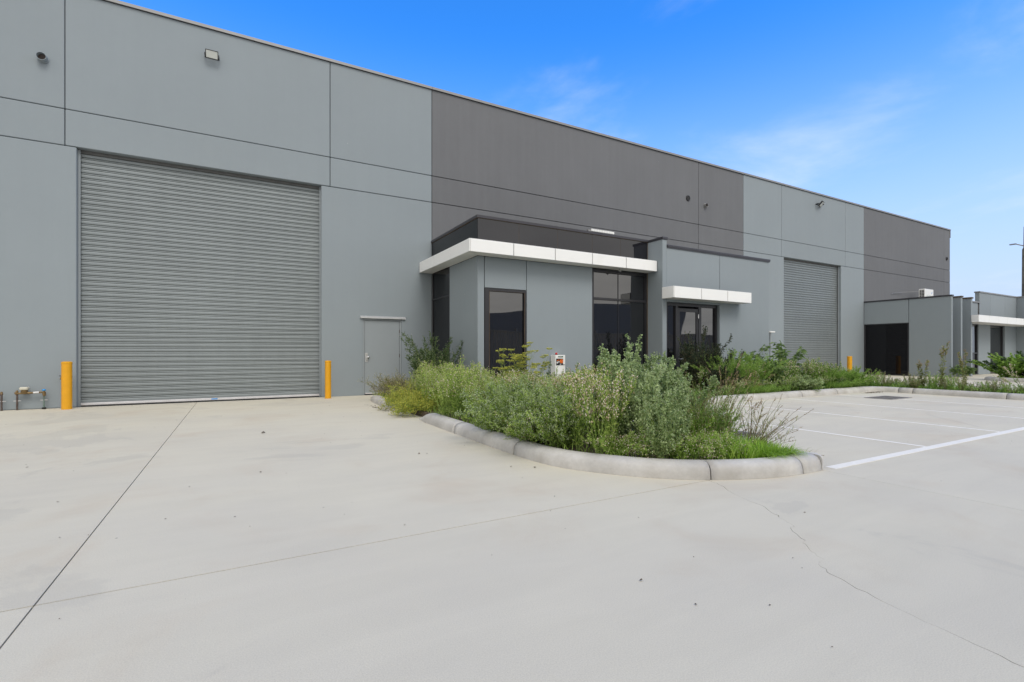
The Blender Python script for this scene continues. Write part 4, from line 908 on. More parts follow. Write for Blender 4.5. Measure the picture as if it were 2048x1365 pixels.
FLEA = [(3.37, 6.59, 0.73),(3.24, 6.95, 0.64),(3.59, 6.99, 0.69),(3.11, 7.39, 0.85),(3.3, 7.27, 0.81),(3.52, 7.35, 0.7),(3.03, 7.7, 0.69),(3.33, 7.68, 0.83),(3.49, 7.52, 0.71),(3.89, 7.66, 0.67),(3.23, 7.85, 0.97),(3.59, 7.95, 0.76),(3.93, 8.01, 0.74),(4.14, 8.09, 0.6),(3.33, 8.23, 0.64),(3.61, 8.3, 0.6),(3.92, 8.47, 0.77),(4.28, 8.32, 0.64),(3.11, 8.83, 0.79),(3.33, 8.66, 0.86),(3.69, 8.56, 0.65),(3.81, 8.72, 0.79),(4.23, 8.6, 0.78),(4.53, 8.81, 0.66),(3.11, 9.03, 0.54),(3.41, 9.18, 0.86),(3.62, 8.99, 0.87),(4.02, 9.06, 0.63),(4.18, 9.01, 0.79),(4.62, 9.06, 0.42),(4.75, 9.05, 0.59),(3.37, 9.51, 0.74),(3.48, 9.43, 0.76),(3.85, 9.54, 0.63),(4.27, 9.35, 0.86),(4.44, 9.32, 0.75),(4.92, 9.36, 0.68),(3.36, 9.67, 0.44),(3.66, 9.72, 0.57),(3.91, 9.73, 0.76),(4.15, 9.79, 0.78),(4.49, 9.74, 0.84),(4.86, 9.81, 0.63),(4.99, 9.71, 0.53),(3.39, 10.15, 0.64),(3.48, 10.22, 0.68),(3.88, 10.16, 0.75),(4.25, 10.18, 0.79),(4.5, 10.26, 0.79),(4.77, 10.11, 0.68),(3.65, 10.48, 0.77),(3.85, 10.58, 0.83),(4.3, 10.4, 0.81),(4.49, 10.51, 0.64),(4.8, 10.45, 0.6),(5.02, 10.52, 0.69),(3.67, 10.91, 0.58),(3.79, 10.92, 0.58),(4.31, 11.0, 0.65),(4.55, 10.73, 0.49),(4.88, 10.78, 0.65),(3.88, 11.13, 0.82),(4.23, 11.09, 0.83),(4.41, 11.19, 0.77),(4.7, 11.1, 0.76),(4.01, 11.54, 0.3),(4.09, 11.64, 0.87),(4.42, 11.62, 0.6),(4.8, 11.69, 0.71),(4.26, 11.85, 0.87),(4.55, 11.98, 0.55),(4.7, 11.99, 0.79),(5.0, 11.83, 0.47),(4.09, 12.2, 0.27),(4.61, 12.35, 0.5),(4.73, 12.19, 0.71)]
LOW = [(3.03, 9.81, 0.59),(3.2, 10.59, 0.24),(3.07, 10.74, 0.34),(3.24, 10.95, 0.51),(3.05, 11.12, 0.54),(3.25, 11.34, 0.69),(3.52, 11.25, 0.58),(3.09, 11.48, 0.44),(3.28, 11.53, 0.51),(3.62, 11.58, 0.59),(3.24, 12.01, 0.59),(3.6, 11.84, 0.5),(3.84, 11.9, 0.55),(3.02, 12.23, 0.35),(3.39, 12.29, 0.5),(3.56, 12.38, 0.18),(3.79, 12.36, 0.55)]
BEDFLEA = [(5.51, 8.29, 0.32),(6.11, 8.07, 0.39),(5.77, 8.59, 0.62),(6.03, 9.08, 0.51),(6.29, 8.1, 0.39),(6.32, 8.65, 0.66),(6.59, 8.13, 0.43),(6.7, 9.1, 0.58),(6.6, 9.55, 0.71),(7.09, 8.08, 0.41),(7.23, 8.57, 0.53),(7.09, 9.21, 0.45),(7.0, 9.67, 0.53),(7.42, 8.25, 0.29),(7.45, 8.67, 0.72),(7.49, 9.23, 0.61),(7.43, 9.59, 0.71),(8.11, 8.02, 0.36),(7.92, 8.54, 0.59),(8.03, 9.22, 0.6),(8.2, 9.51, 0.65),(8.27, 8.13, 0.32),(8.44, 8.66, 0.62),(8.6, 8.99, 0.74),(8.46, 9.65, 0.57),(8.99, 8.09, 0.23),(8.77, 8.64, 0.72),(8.71, 9.18, 0.72),(9.21, 8.48, 0.35),(9.24, 9.21, 0.66),(9.4, 9.72, 0.59),(9.67, 8.07, 0.2),(9.54, 9.18, 0.64),(9.72, 9.58, 0.59),(10.05, 9.19, 0.69),(10.54, 8.09, 0.29),(10.58, 8.49, 0.47),(10.63, 8.98, 0.7),(11.04, 8.03, 0.41),(11.05, 8.49, 0.47),(10.89, 9.71, 0.68),(11.35, 8.29, 0.45),(11.18, 8.73, 0.46),(11.44, 9.08, 0.85),(11.38, 9.66, 0.66),(11.66, 8.15, 0.38),(11.62, 8.61, 0.47),(11.75, 9.64, 0.76),(12.02, 8.2, 0.38),(12.14, 8.67, 0.77),(12.32, 9.08, 0.94),(12.08, 9.47, 0.91),(12.48, 8.14, 0.4),(12.45, 8.69, 0.78),(12.77, 9.13, 0.73),(12.79, 9.75, 0.58),(13.0, 8.03, 0.45),(13.03, 8.54, 0.86),(12.93, 9.24, 0.67),(13.04, 9.57, 0.75),(13.59, 8.21, 0.47),(13.65, 8.69, 0.82),(13.54, 9.21, 0.8),(13.38, 9.65, 0.67),(13.91, 8.25, 0.47),(13.76, 8.54, 0.84),(13.83, 9.73, 0.75),(14.12, 8.02, 0.42),(14.3, 8.73, 0.8),(14.19, 9.08, 0.67),(14.45, 9.47, 0.77),(14.81, 8.18, 0.37),(14.88, 8.68, 0.8),(14.56, 9.6, 0.79),(15.02, 8.08, 0.42),(15.08, 8.48, 0.93),(15.08, 8.98, 0.69),(15.04, 9.65, 0.59),(15.47, 8.54, 0.77),(15.58, 9.05, 0.6),(15.64, 9.63, 0.9),(15.85, 8.13, 0.4),(16.04, 8.5, 0.78),(15.82, 8.98, 0.8),(16.05, 9.54, 0.51),(16.4, 8.05, 0.36),(16.98, 8.3, 0.29),(16.75, 8.5, 0.64),(16.8, 9.03, 0.71)]
BEDDARK = [(6.51, 9.23, 0.62),(6.68, 8.62, 0.55),(8.89, 9.46, 0.63),(9.7, 8.73, 0.39),(10.31, 8.13, 0.26),(10.11, 9.58, 0.68),(10.52, 9.64, 0.64),(11.0, 9.14, 0.57),(11.68, 9.24, 0.88),(13.87, 8.98, 0.81),(14.59, 9.11, 0.79),(15.72, 8.1, 0.37),(16.56, 8.64, 0.57),(16.41, 9.05, 0.79),(16.53, 9.73, 0.81),(16.75, 9.46, 0.77)]
STRIP = [(17.38, 4.09, 0.25),(17.88, 4.12, 0.28),(18.23, 4.23, 0.25),(17.31, 4.23, 0.34),(17.87, 4.42, 0.35),(17.37, 4.43, 0.46),(17.88, 4.43, 0.23),(18.4, 4.57, 0.36),(17.46, 4.78, 0.18),(17.9, 4.75, 0.31),(18.41, 4.66, 0.28),(17.58, 4.96, 0.3),(17.96, 4.82, 0.2),(18.43, 4.82, 0.26),(17.46, 5.17, 0.42),(17.88, 5.12, 0.28),(18.3, 5.16, 0.33),(17.5, 5.31, 0.37),(18.01, 5.19, 0.19),(18.49, 5.39, 0.35),(17.32, 5.48, 0.15),(17.85, 5.58, 0.15),(18.4, 5.54, 0.21),(17.45, 5.7, 0.26),(17.92, 5.56, 0.2),(18.21, 5.61, 0.32),(17.38, 5.84, 0.43),(17.92, 6.02, 0.31),(18.3, 5.83, 0.24),(17.34, 6.04, 0.55),(18.03, 6.06, 0.42),(18.34, 5.99, 0.23),(17.38, 6.19, 0.46),(17.98, 6.31, 0.48),(18.3, 6.43, 0.18),(17.3, 6.43, 0.54),(17.96, 6.57, 0.42),(18.34, 6.62, 0.54),(17.34, 6.85, 0.32),(17.88, 6.71, 0.43),(18.29, 6.83, 0.4),(17.37, 6.88, 0.39),(17.82, 7.05, 0.41),(18.4, 6.91, 0.32),(17.34, 6.96, 0.3),(17.95, 7.05, 0.34),(18.29, 7.1, 0.4),(17.32, 7.18, 0.27),(17.92, 7.24, 0.56),(18.48, 7.35, 0.32),(17.43, 7.6, 0.3),(17.77, 7.51, 0.31),(18.33, 7.62, 0.34),(17.34, 7.83, 0.46),(17.89, 7.82, 0.27),(18.48, 7.8, 0.15),(17.52, 7.77, 0.5),(17.95, 7.76, 0.18),(18.3, 7.8, 0.34),(17.38, 8.07, 0.44),(17.93, 8.18, 0.53),(18.23, 8.01, 0.44),(17.53, 8.33, 0.27),(17.81, 8.22, 0.36),(18.21, 8.44, 0.33),(17.38, 8.58, 0.45),(17.8, 8.62, 0.43),(18.27, 8.54, 0.42),(17.39, 8.64, 0.36),(17.95, 8.69, 0.46),(18.33, 8.79, 0.29),(17.54, 8.96, 0.33),(17.88, 8.8, 0.23),(18.28, 8.76, 0.32),(17.5, 9.06, 0.33),(17.96, 9.02, 0.48),(18.26, 9.12, 0.46),(17.48, 9.36, 0.29),(18.0, 9.24, 0.25),(18.28, 9.25, 0.36),(17.5, 9.49, 0.22),(17.77, 9.38, 0.39),(18.38, 9.64, 0.27)]

bake('fleabane_thicket', 'flea', FLEA, 'feathery light green weeds filling the left of the curved island bed', 'weeds', .9, 1)
bake('cream_seeded_thicket', 'creamflea', CREAMFLEA, 'tall yellow-green weeds covered in cream seed heads, middle of the island', 'weeds', .8, 2)
bake('goosefoot_thicket', 'silver', SILVER, 'silvery green bushy weeds forming the tallest part of the island bed', 'weeds', .72, 3)
bake('sprawling_goosefoot_thicket', 'goose', GOOSE, 'yellow-green grainy weeds sprawling over the curved front kerb', 'weeds', .8, 4)
bake('brown_weed_thicket', 'low', LOW, 'low brownish weeds in front of the grey access door', 'weeds', .85, 5)
bake('far_bed_thicket', 'bedflea', BEDFLEA, 'fine green weeds along the straight kerb below the far roller door', 'weeds', .9, 6)
bake('dark_leaf_thicket', 'beddark', BEDDARK, 'dark leafy weeds scattered through the far garden bed', 'weeds', .8, 7)
bake('sparse_brown_strip', 'strip', STRIP[::2], 'sparse reddish brown weeds in the strip right of the bays', 'weeds', .9, 8)
bake('sparse_green_strip', 'strip_green', STRIP[1::2], 'sparse green weeds in the strip right of the bays', 'weeds', .9, 9)

# --- single plants that stand out
def big(name, sp, x, y, h, label, cat='weed', seed=0, s_w=1.0, **k):
    args = dict(BASE[sp]); args.update(k); v = bushy(seed, h=h, **args)
    if s_w != 1:
        for kd in v.d.values():
            for a in kd[0]: a[:, :2] *= s_w
    return plant(name, v, MATS[sp], x, y, Z0, label, cat)
BASE = {'silver': dict(ns=8, base=.05, lean=.10, nleaf=70, LL=.05, LW=.030, lang=1.0, nb=32, bt=(.10, 1), bl=.32, bang=.72, bleaf=11, bLL=.038, bLW=.024, tint=(.48, .3), nfl=3, fs=.009, fspread=.007, tipfl=16, ttop=.35, blend_=.85, hv=.25),
        'dark': dict(ns=22, base=.16, lean=.26, nleaf=110, LL=.065, LW=.026, lang=.9, nb=38, bt=(.10, 1), bl=.42, bang=.7, bleaf=13, bLL=.04, bLW=.014, nfl=1, fs=.006, blend_=.8, hv=.25, sr=.005),
        'black': dict(ns=15, base=.15, lean=.24, nleaf=120, LL=.065, LW=.034, lang=.9, nb=36, bt=(.05, 1), bl=.40, bang=.7, bleaf=14, bLL=.045, bLW=.024, nfl=0, blend_=.7, hv=.3, sr=.005),
        'fine': dict(ns=40, base=.12, lean=.38, nleaf=110, LL=.085, LW=.010, lang=.45, nb=10, bt=(.3, 1), bl=.28, bang=.4, bleaf=14, bLL=.07, bLW=.009, nfl=0, hv=.3, droop=.3, curve=1.0),
        'night': dict(ns=5, base=.05, lean=.30, nleaf=22, LL=.20, LW=.050, lang=1.15, t0=.3, nb=9, bt=(.35, 1), bl=.30, bang=.8, bleaf=9, bLL=.17, bLW=.042, nfl=1, fs=.012, droop=.35, hv=.15, blend_=.5),
        'brown': dict(ns=22, base=.12, lean=.55, nleaf=60, LL=.035, LW=.011, nb=14, bt=(.2, 1), bl=.22, bang=.8, bleaf=9, bLL=.026, bLW=.010, nfl=2, fs=.006, curve=.9, hv=.3),
        'yellow': dict(ns=30, base=.16, lean=.7, nleaf=34, LL=.05, LW=.012, nb=16, bt=(.2, 1), bl=.20, bang=.8, bleaf=6, bLL=.025, bLW=.008, nfl=4, fs=.009, hv=.3, curve=.9),
        'rust': dict(ns=3, base=.03, lean=.10, nleaf=90, LL=.11, LW=.028, lang=.8, t0=.02, nb=14, bt=(.72, 1), bl=.16, bang=.40, bleaf=2, bLL=.03, bLW=.008, nfl=8, fs=.006, fspread=.012, hv=.25),
        'umb': dict(ns=9, base=.03, lean=.42, nleaf=30, LL=.10, LW=.014, lang=.5, nb=6, bt=(.5, 1), bl=.14, bang=.6, bleaf=4, bLL=.05, bLW=.012, nfl=9, fs=.012, tipfl=14, hv=.25, sr=.008),
        'fringe': dict(ns=9, base=.08, lean=.5, nleaf=60, LL=.055, LW=.018, lang=.8, nb=10, bt=(.2, 1), bl=.14, bang=.8, bleaf=8, bLL=.03, bLW=.011, nfl=4, fs=.006, hv=.35)}
MATS = {'silver': ('stem', 'lf_silver', 'fl_green'), 'dark': ('stem', 'lf_dark', 'fl_cream'), 'black': ('drybrown', 'lf_black', 'fl_green'), 'fine': ('stem', 'lf_fine', 'fl_cream'),
        'night': ('stem', 'lf_night', 'fl_violet'), 'brown': ('drybrown', 'lf_brown', 'fl_cream'), 'yellow': ('stem', 'lf_yellow', 'fl_yellow'), 'rust': ('drybrown', 'lf_brown', 'fl_rust'),
        'umb': ('stem', 'lf_fine', 'fl_cream'), 'fringe': ('stem', 'lf_goose', 'fl_cream')}
big('dark_green_shrub', 'dark', 4.50, 12.15, 1.66, 'tall dark green bushy weed in front of the narrow side window', 'shrub', 101, azim=None)
big('dark_green_shrub', 'dark', 4.12, 11.8, 1.18, 'shorter dark green weed at the foot of the tall one by the side window', 'shrub', 102)
big('brown_bushy_weed', 'brown', 3.38, 11.7, .66, 'twiggy brown-tinged weed leaning over the kerb below the access door', 'weed', 103)
big('brown_bushy_weed', 'brown', 3.30, 12.1, .58, 'brownish weed closest to the access door handle side', 'weed', 104)
big('yellow_flowered_weed', 'yellow', 3.15, 9.75, .50, 'sprawling yellow-flowered weed spilling through the gap in the kerb', 'weed', 105)
big('yellow_flowered_weed', 'yellow', 3.05, 9.15, .36, 'low yellow-green mat of weed at the tip of the kerb opening', 'weed', 106)
big('silver_goosefoot', 'silver', 4.73, 5.2, 1.32, 'tallest silvery goosefoot spire in front of the wide dark window', 'weed', 107)
big('silver_goosefoot', 'silver', 4.90, 4.7, 1.24, 'silvery goosefoot spire in front of the narrow fin wall', 'weed', 108, ns=4, s_w=.8)
big('silver_goosefoot', 'silver', 4.84, 5.65, 1.07, 'silvery goosefoot left of the tallest spire', 'weed', 109)
big('silver_goosefoot', 'silver', 4.48, 4.6, 1.02, 'broad silvery goosefoot bush right of the cream-seeded weeds', 'weed', 110, ns=12, lean=.24)
big('silver_goosefoot', 'silver', 4.72, 4.25, .88, 'lower silvery goosefoot nearest the fresh grass', 'weed', 111, ns=12, lean=.28)
big('silver_goosefoot', 'silver', 4.25, 4.9, 1.0, 'silvery goosefoot mixed into the cream-seeded weeds', 'weed', 112)
big('spike_weed', 'dark', 4.62, 7.0, 1.27, 'single dark green spike weed left of the white control box', 'weed', 113, ns=1, lean=.02, nb=16, bl=.14, nleaf=60)
big('blackish_shrub', 'black', 10.84, 9.25, 1.72, 'very dark shrub standing in front of the glass entrance door', 'shrub', 114, s_w=.9)
big('blackish_shrub', 'black', 11.45, 9.35, 1.5, 'dark shrub at the right side of the glass entrance', 'shrub', 115)
big('blackish_shrub', 'black', 11.95, 9.4, 1.28, 'smallest of the three dark entrance shrubs, by the door jamb', 'shrub', 116)
big('blackish_shrub', 'black', 10.9, 8.6, .95, 'low dark shrub between the entrance and the island weeds', 'shrub', 117, ns=12, lean=.35)
big('feathery_green_bush', 'fine', 11.55, 8.75, 1.2, 'dense feathery green bush right of the dark entrance shrubs', 'shrub', 118)
big('feathery_green_bush', 'fine', 12.3, 8.7, 1.12, 'feathery green bush at the foot of the grey entry wall', 'shrub', 119)
big('feathery_green_bush', 'fine', 15.7, 8.35, .72, 'drooping bright green bush hanging over the far kerb', 'shrub', 120, lean=.6)
big('feathery_green_bush', 'fine', 16.6, 8.25, .62, 'drooping green bush at the corner of the far kerb', 'shrub', 121, lean=.6)
big('broad_leaf_weed', 'night', 13.5, 8.95, 1.36, 'broad-leaved dark weed rising left of the far roller door', 'weed', 122)
big('broad_leaf_weed', 'night', 14.6, 8.95, 1.30, 'broad-leaved weed with violet flowers before the far roller door', 'weed', 123)
big('broad_leaf_weed', 'night', 13.0, 8.6, .9, 'smaller broad-leaved weed below the white-capped pipe', 'weed', 124)
big('grey_leaf_shrub', 'silver', 13.9, 8.2, .42, 'low grey-leaved weed tumbling over the middle of the far kerb', 'weed', 125, ns=12, lean=.6, s_w=1.6)
big('rusty_plume_weed', 'rust', 18.15, 6.55, 1.35, 'tall weed with a rusty plume against the far blade wall', 'weed', 126)
big('rusty_plume_weed', 'rust', 18.35, 6.05, 1.12, 'second rusty plume weed, leaning right of the first', 'weed', 127)
big('rusty_plume_weed', 'rust', 17.95, 6.9, .85, 'short reddish plume weed in the right strip', 'weed', 128)
big('seeding_sow_thistle', 'umb', 18.1, 4.75, .84, 'branching pale-stemmed thistle with seed heads near the right edge', 'weed', 129)
big('seeding_sow_thistle', 'umb', 18.3, 4.2, .75, 'second pale-stemmed thistle nearer the right edge', 'weed', 130)
for i, (x, y, h, lb) in enumerate([(28.4, 7.9, .95, 'leafy bush at the far left tip of the distant island'), (28.5, 7.0, 1.0, 'leafy bush below the far white canopy'), (28.6, 6.2, 1.0, 'rightmost leafy bush on the distant island'),
                                   (29.2, 7.4, 1.2, 'darker bush behind the distant island bushes')]):
    big('distant_bush', 'fine' if i < 3 else 'dark', x, y, h, lb, 'shrub', 140+i, s_w=1.6, LW=.05, bLW=.05, ns=24, lean=.4)
big('base_shrub', 'night', 29.3, 9.95, .36, 'leafy plant at the foot of the nearest blade wall', 'shrub', 150)
big('base_shrub', 'night', 30.3, 9.95, .30, 'leafy plant between the second and third blade walls', 'shrub', 151)
rf = random.Random(8)
for i, (x, y) in enumerate([(3.70, 3.78), (3.95, 3.55), (4.16, 3.42), (4.36, 3.36), (4.10, 3.75), (3.45, 4.05)]):
    big('fringe_weed', 'fringe', x, y, .30, ['small green weed at the curve of the kerb', 'small weed with cream seeds above the kerb joint', 'dark speckled weed on the kerb edge', 'small weed touching the fresh grass',
        'small weed behind the kerb fringe', 'leafy weed where the kerb bends'][i], 'weed', 160+i)

for i, (x, y, h, sp_, lb) in enumerate([(4.50, 3.95, .55, 'fringe', 'leafy green weed between silvery bushes and cane grass'),
        (4.95, 3.95, .42, 'fringe', 'low leafy weed behind the leaning dry canes'), (5.0, 4.6, .5, 'fringe', 'leafy weed overhanging the parking side kerb'), (4.9, 4.25, .6, 'fringe', 'pale seeded weed behind the cane grass'),
        (3.12, 5.1, .5, 'fringe', 'yellow-green weed sprawling over the kerb at its second joint'), (3.2, 4.6, .62, 'fringe', 'grainy yellow-green weed on the inside of the kerb curve')]):
    big('leafy_weed', sp_, x, y, h, lb, 'weed', 180+i, ns=18)
for i, (x, y, h, lb) in enumerate([(3.16, 5.15, .80, 'big grainy yellow-green bush leaning over the kerb curve'), (3.22, 4.62, .66, 'second grainy yellow-green bush just right of the first'), (3.12, 5.9, .74, 'grainy bush behind the kerb left of the curve')]):
    plant('grainy_bush', bushy(210+i, h=h, ns=20, base=.12, lean=.55, nleaf=55, LL=.04, LW=.022, lang=.9, nb=22, bt=(.1, 1), bl=.24, bang=.7, bleaf=13, bLL=.028, bLW=.018, nfl=7, fs=.010, tint=(.42, .28), blend_=.7, fspread=.008, tipfl=18, ttop=.6, hv=.3),
          ('stem', 'lf_goose', 'fl_green'), x, y, Z0, lb, 'weed')
for i, (x, y, h, lb) in enumerate([(2.98, 9.95, .34, 'yellow-flowered weed lying over the short kerb piece'), (2.95, 9.0, .30, 'yellow-flowered tuft on the nose of the long kerb')]):
    big('yellow_flowered_weed', 'yellow', x, y, h, lb, 'weed', 230+i, ns=34, lean=.9)
# fennel with yellow umbels
def fennel(seed, h, n=5, nb=7, lean=.25):
    rng = np.random.default_rng(seed); v = Veg(); P = stems(rng, n, h, .05, lean); v.tubes('stems', P, np.linspace(1, .4, 6)[None]*.005*np.ones((n, 1)), rng.uniform(.3, .7, n))
    i = np.repeat(np.arange(n), nb); t = rng.uniform(.45, 1, len(i)); p, tg = on(P, i, t*.999); D = outdir(rng, tg, rng.normal(.65, .15, len(i))); bL = .24*(1.15-.5*t)*rng.uniform(.6, 1.2, len(i))
    tip = p+D*bL[:, None]+np.array([0, 0, .06]); Q = np.stack([p, p+D*bL[:, None]*.6, tip], 1); v.tubes('stems', Q, np.array([.0028, .002, .0014])[None]*np.ones((len(i), 1)), rng.uniform(.4, .9, len(i)))
    j = np.repeat(np.arange(len(i)), 18); a = rng.uniform(0, 6.28, len(j)); r = .062*np.sqrt(rng.uniform(.1, 1, len(j))); e = tip[j]+np.stack([np.cos(a)*r, np.sin(a)*r, .03+rng.uniform(0, .01, len(j))], 1)
    v.tubes('stems', np.stack([tip[j], e], 1), np.full((len(j), 2), .0009), rng.uniform(.5, 1, len(j)))
    k = np.repeat(np.arange(len(j)), 3); v.octs('flowers', e[k]+rng.normal(0, .006, (len(k), 3)), .011*rng.uniform(.6, 1.2, len(k)), rng.uniform(0, 1, len(k)), .5)
    i = np.repeat(np.arange(n), 70); t = rng.uniform(.1, .95, len(i)); p, tg = on(P, i, t); v.blades('leaves', p, outdir(rng, tg, rng.normal(.8, .3, len(i))), .10*rng.uniform(.4, 1.2, len(i)), .004, rng, rng.normal(.5, .2, len(i)), droop=.2)
    return v
plant('fennel', fennel(1, 1.20, 7, 9), ('stem', 'lf_yellow', 'fl_yellow'), 4.33, 7.6, Z0, 'fennel with flat yellow flower umbels in front of the tall corner window', 'fennel')
plant('fennel', fennel(2, 1.10, 3, 7, .35), ('stem', 'lf_yellow', 'fl_yellow'), 4.58, 7.7, Z0, 'thinner yellow fennel leaning right of the corner window', 'fennel')

# fresh grass on the tip of the island (nobody could count the blades)
rng = np.random.default_rng(77)
def in_poly(x, y, poly):
    c = False; n = len(poly)
    for i in range(n):
        x1, y1 = poly[i]; x2, y2 = poly[(i+1) % n]
        if (y1 > y) != (y2 > y) and x < (x2-x1)*(y-y1)/(y2-y1)+x1: c = not c
    return c
gp, gl = [], []
while len(gp) < 5200:
    x = rng.uniform(4.0, 5.12); y = rng.uniform(3.03, 4.3)
    d = (x-4.15)+(y-3.6)*.25
    if d < 0 or not in_poly(x, y, isl + []): continue
    if rng.random() > min(1, d*2.2+.15)*(1.0 if y < 3.9 else .55): continue
    gp.append((x, y, Z0)); gl.append(.24 if x < 4.75 else .17)
gp = np.array(gp); gl = np.array(gl)*rng.uniform(.45, 1.25, len(gp)); v = Veg()
nz = np.sin(gp[:, 0]*9)*.12+np.sin(gp[:, 1]*13+gp[:, 0]*5)*.1
v.strips('leaves', gp, rng.uniform(0, 6.28, len(gp)), gl, rng.uniform(.004, .009, len(gp)), rng.uniform(.2, 1.15, len(gp)), rng.normal(.48, .2, len(gp))+nz)
V, F, T = v.arrays('leaves'); gr = link('fresh_grass', np_mesh('fresh_grass', V, F, T, M['lf_grass'])); tag(gr, 'bright green fresh grass on the rounded tip of the island bed', 'grass', kind='stuff')
# runners that spill over the kerb
n = 240; x = rng.uniform(4.55, 5.10, n); y = rng.uniform(3.03, 3.16, n)
v = Veg(); v.strips('leaves', np.stack([x, y, np.full(n, .13)], 1), rng.normal(-1.1, .6, n), rng.uniform(.12, .26, n), rng.uniform(.004, .008, n), rng.uniform(.9, 1.5, n), rng.normal(.45, .2, n), up=.9)
V, F, T = v.arrays('leaves'); tag(link('trailing_grass', np_mesh('trailing_grass', V, F, T, M['lf_grass'])), 'grass blades hanging over the kerb at the island tip', 'grass', kind='stuff')
# low ground cover below everything
def cover(name, poly_pts, n, m, label, hmin=.04, hmax=.16, w_=(.006, .014), seed=5):
    rg = np.random.default_rng(seed); xs_ = [p[0] for p in poly_pts]; ys_ = [p[1] for p in poly_pts]; pts = []
    while len(pts) < n:
        a = rg.uniform(min(xs_), max(xs_)); b = rg.uniform(min(ys_), max(ys_))
        if in_poly(a, b, poly_pts): pts.append((a, b, Z0))
    P = np.array(pts); v = Veg(); v.strips('leaves', P, rg.uniform(0, 6.28, n), rg.uniform(hmin, hmax, n), rg.uniform(*w_, n), rg.uniform(.2, 1.2, n), rg.normal(.4, .25, n))
    V, F, T = v.arrays('leaves'); return tag(link(name, np_mesh(name, V, F, T, M[m])), label, 'ground cover', kind='stuff')
cover('undergrowth', isl, 6500, 'lf_goose', 'low mixed undergrowth covering the island soil', .06, .22)
cover('undergrowth', [(5.1, 8.0), (16.9, 8.0), (16.9, 9.8), (5.1, 9.8)], 6000, 'lf_fine', 'low undergrowth covering the far garden bed', .08, .28, (.008, .016))
cover('strip_grass', [(17.3, -1), (18.55, -1), (18.55, 9.8), (17.3, 9.8)], 7500, 'lf_fine', 'short grass along the strip right of the parking bays', .06, .24, (.008, .016), 9)
cover('distant_grass', [(27.6, 0), (29.9, 0), (29.9, 8.4), (28.3, 8.4), (27.7, 7.6)], 3500, 'lf_grass', 'short grass on the distant island bed', .05, .22, (.015, .03), 10)
# overhanging fringe on the far kerb
n = 900; x = np.concatenate([rng.normal(15.7, .35, n//2), rng.normal(11.9, .55, n//2)]); v = Veg()
v.strips('leaves', np.stack([x, rng.uniform(7.9, 8.2, n), np.full(n, .16)], 1), rng.normal(-1.57, .7, n), rng.uniform(.15, .5, n), rng.uniform(.006, .012, n), rng.uniform(.6, 1.3, n), rng.normal(.6, .2, n), up=1.0)
V, F, T = v.arrays('leaves'); tag(link('overhanging_grass', np_mesh('overhanging_grass', V, F, T, M['lf_fine'])), 'bright grass drooping over the straight far kerb', 'grass', kind='stuff')

# seeded grasses with canes
def canes(seed, n, h, lean, azim, azs, nl, LL, head=14, hl=.10, hs=.022, base=.10, sr=.0032, branch=0):
    rng = np.random.default_rng(seed); v = Veg(); P = stems(rng, n, h, base, lean, curve=.7, azim=azim, azs=azs, hv=.45, k=7); P[:, 2:] += np.cumsum(rng.normal(0, .012, P[:, 2:].shape), 1)*h
    v.tubes('stems', P, np.linspace(1, .35, 7)[None]*sr*np.ones((n, 1)), rng.uniform(0, .9, n))
    i = np.repeat(np.arange(n), nl); t = rng.uniform(.08, .9, len(i)); p, tg = on(P, i, t); ph = np.arctan2(tg[:, 1], tg[:, 0])+rng.normal(0, 1.1, len(i))
    v.strips('leaves', p, ph, LL*rng.uniform(.4, 1.2, len(i)), rng.uniform(.003, .006, len(i)), rng.uniform(.3, 1.6, len(i)), rng.uniform(.1, .9, len(i)), up=1.0)
    i = np.repeat(np.arange(n), head); t = 1-rng.uniform(0, hl/h, len(i)); p, tg = on(P, i, np.clip(t, 0, .999)); v.blades('flowers', p, outdir(rng, tg, rng.uniform(.2, .7, len(i))), hs*rng.uniform(.5, 1.2, len(i)), hs*.28, rng, rng.uniform(0, 1, len(i)))
    return v
plant('dry_grass_clump', canes(5, 56, .72, .80, .25, .5, 11, .17, head=12, hl=.09, sr=.0036), ('drybrown', 'lf_brown', 'straw'), 4.83, 3.42, Z0, 'leaning clump of dry brown grass canes at the tip of the island', 'grass clump', nm=('stem', 'blade', 'seed_head'))
plant('green_cane_grass', canes(6, 190, .76, .24, None, 1, 9, .17, head=10, base=.24), ('stem', 'lf_fine', 'straw'), 4.80, 3.95, Z0, 'upright green grass clump just left of the leaning dry canes', 'grass clump', nm=('stem', 'blade', 'seed_head'))
plant('green_cane_grass', canes(7, 130, .62, .3, None, 1, 9, .17, head=10, base=.2), ('stem', 'lf_fine', 'straw'), 4.62, 4.0, Z0, 'green grass clump between the silvery goosefoot and the cane grass', 'grass clump', nm=('stem', 'blade', 'seed_head'))
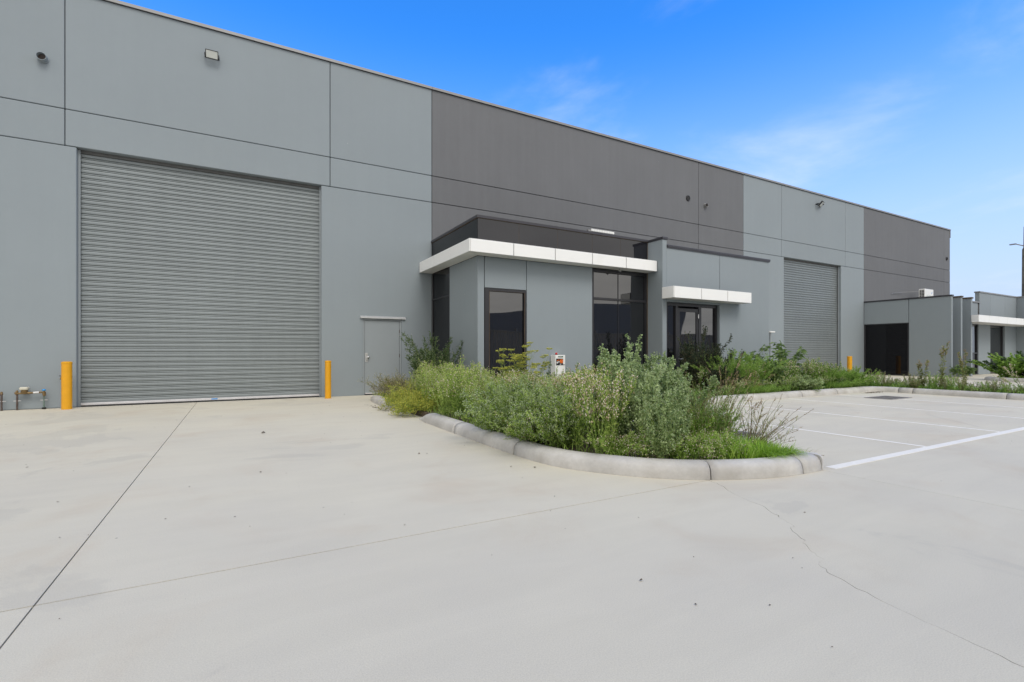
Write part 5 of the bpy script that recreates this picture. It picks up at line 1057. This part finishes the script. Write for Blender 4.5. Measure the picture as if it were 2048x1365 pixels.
plant('straw_grass', canes(8, 22, .85, .32, .2, .9, 3, .14, head=26, hl=.16, hs=.03, sr=.0022), ('straw', 'straw', 'straw'), 4.85, 4.3, Z0, 'pale straw coloured seeding grass arching over the parking side', 'grass clump', nm=('stem', 'blade', 'seed_head'))
plant('straw_grass', canes(9, 12, .72, .55, -.1, .7, 3, .14, head=22, hl=.14, hs=.03, sr=.0020), ('straw', 'straw', 'straw'), 4.70, 3.75, Z0, 'thin straw grass arching in front of the green cane grass', 'grass clump', nm=('stem', 'blade', 'seed_head'))
plant('tall_seed_grass', canes(12, 3, 1.16, .28, .0, .25, 3, .18, head=40, hl=.20, hs=.034, sr=.0030, base=.02), ('straw', 'straw', 'straw'), 4.88, 3.80, Z0, 'tallest straw seed head leaning right above the parking bay lines', 'grass stalk', nm=('stem', 'blade', 'seed_head'))
plant('straw_grass', canes(13, 26, .75, .35, None, 1, 3, .2, head=22, hl=.16, hs=.04, sr=.003), ('straw', 'lf_yellow', 'straw'), 10.6, 8.15, Z0, 'straw grass at the nose of the far kerb', 'grass clump', nm=('stem', 'blade', 'seed_head'))
plant('straw_grass', canes(14, 26, .70, .35, None, 1, 6, .25, head=18, hl=.14, hs=.04, sr=.003), ('stem', 'lf_yellow', 'straw'), 11.6, 8.1, Z0, 'yellow-green seeding grass on the far kerb below the entry wall', 'grass clump', nm=('stem', 'blade', 'seed_head'))
plant('straw_grass', canes(15, 14, .75, .75, 2.9, .4, 2, .14, head=12, hl=.12, hs=.02, sr=.0025), ('straw', 'straw', 'straw'), 3.35, 11.7, Z0, 'thin dry stalks arching left across the access door', 'grass clump', nm=('stem', 'blade', 'seed_head'))
# dock with broad leaves in the grass
rng = np.random.default_rng(4); n = 11; v = Veg(); ph = rng.uniform(0, 6.28, n)
v.strips('leaves', np.zeros((n, 3)), ph, rng.uniform(.13, .22, n), rng.uniform(.035, .055, n), rng.uniform(.3, .9, n), rng.uniform(.4, .9, n), up=1.15)
dk = thing('dock_weed', (4.55, 3.36, Z0), 'small rosette of broad light green leaves in the fresh grass', 'weed'); V, F, T = v.arrays('leaves'); link('leaves', np_mesh('dock_leaves', V, F, T, M['lf_grass']), dk)['kind'] = 'stuff'
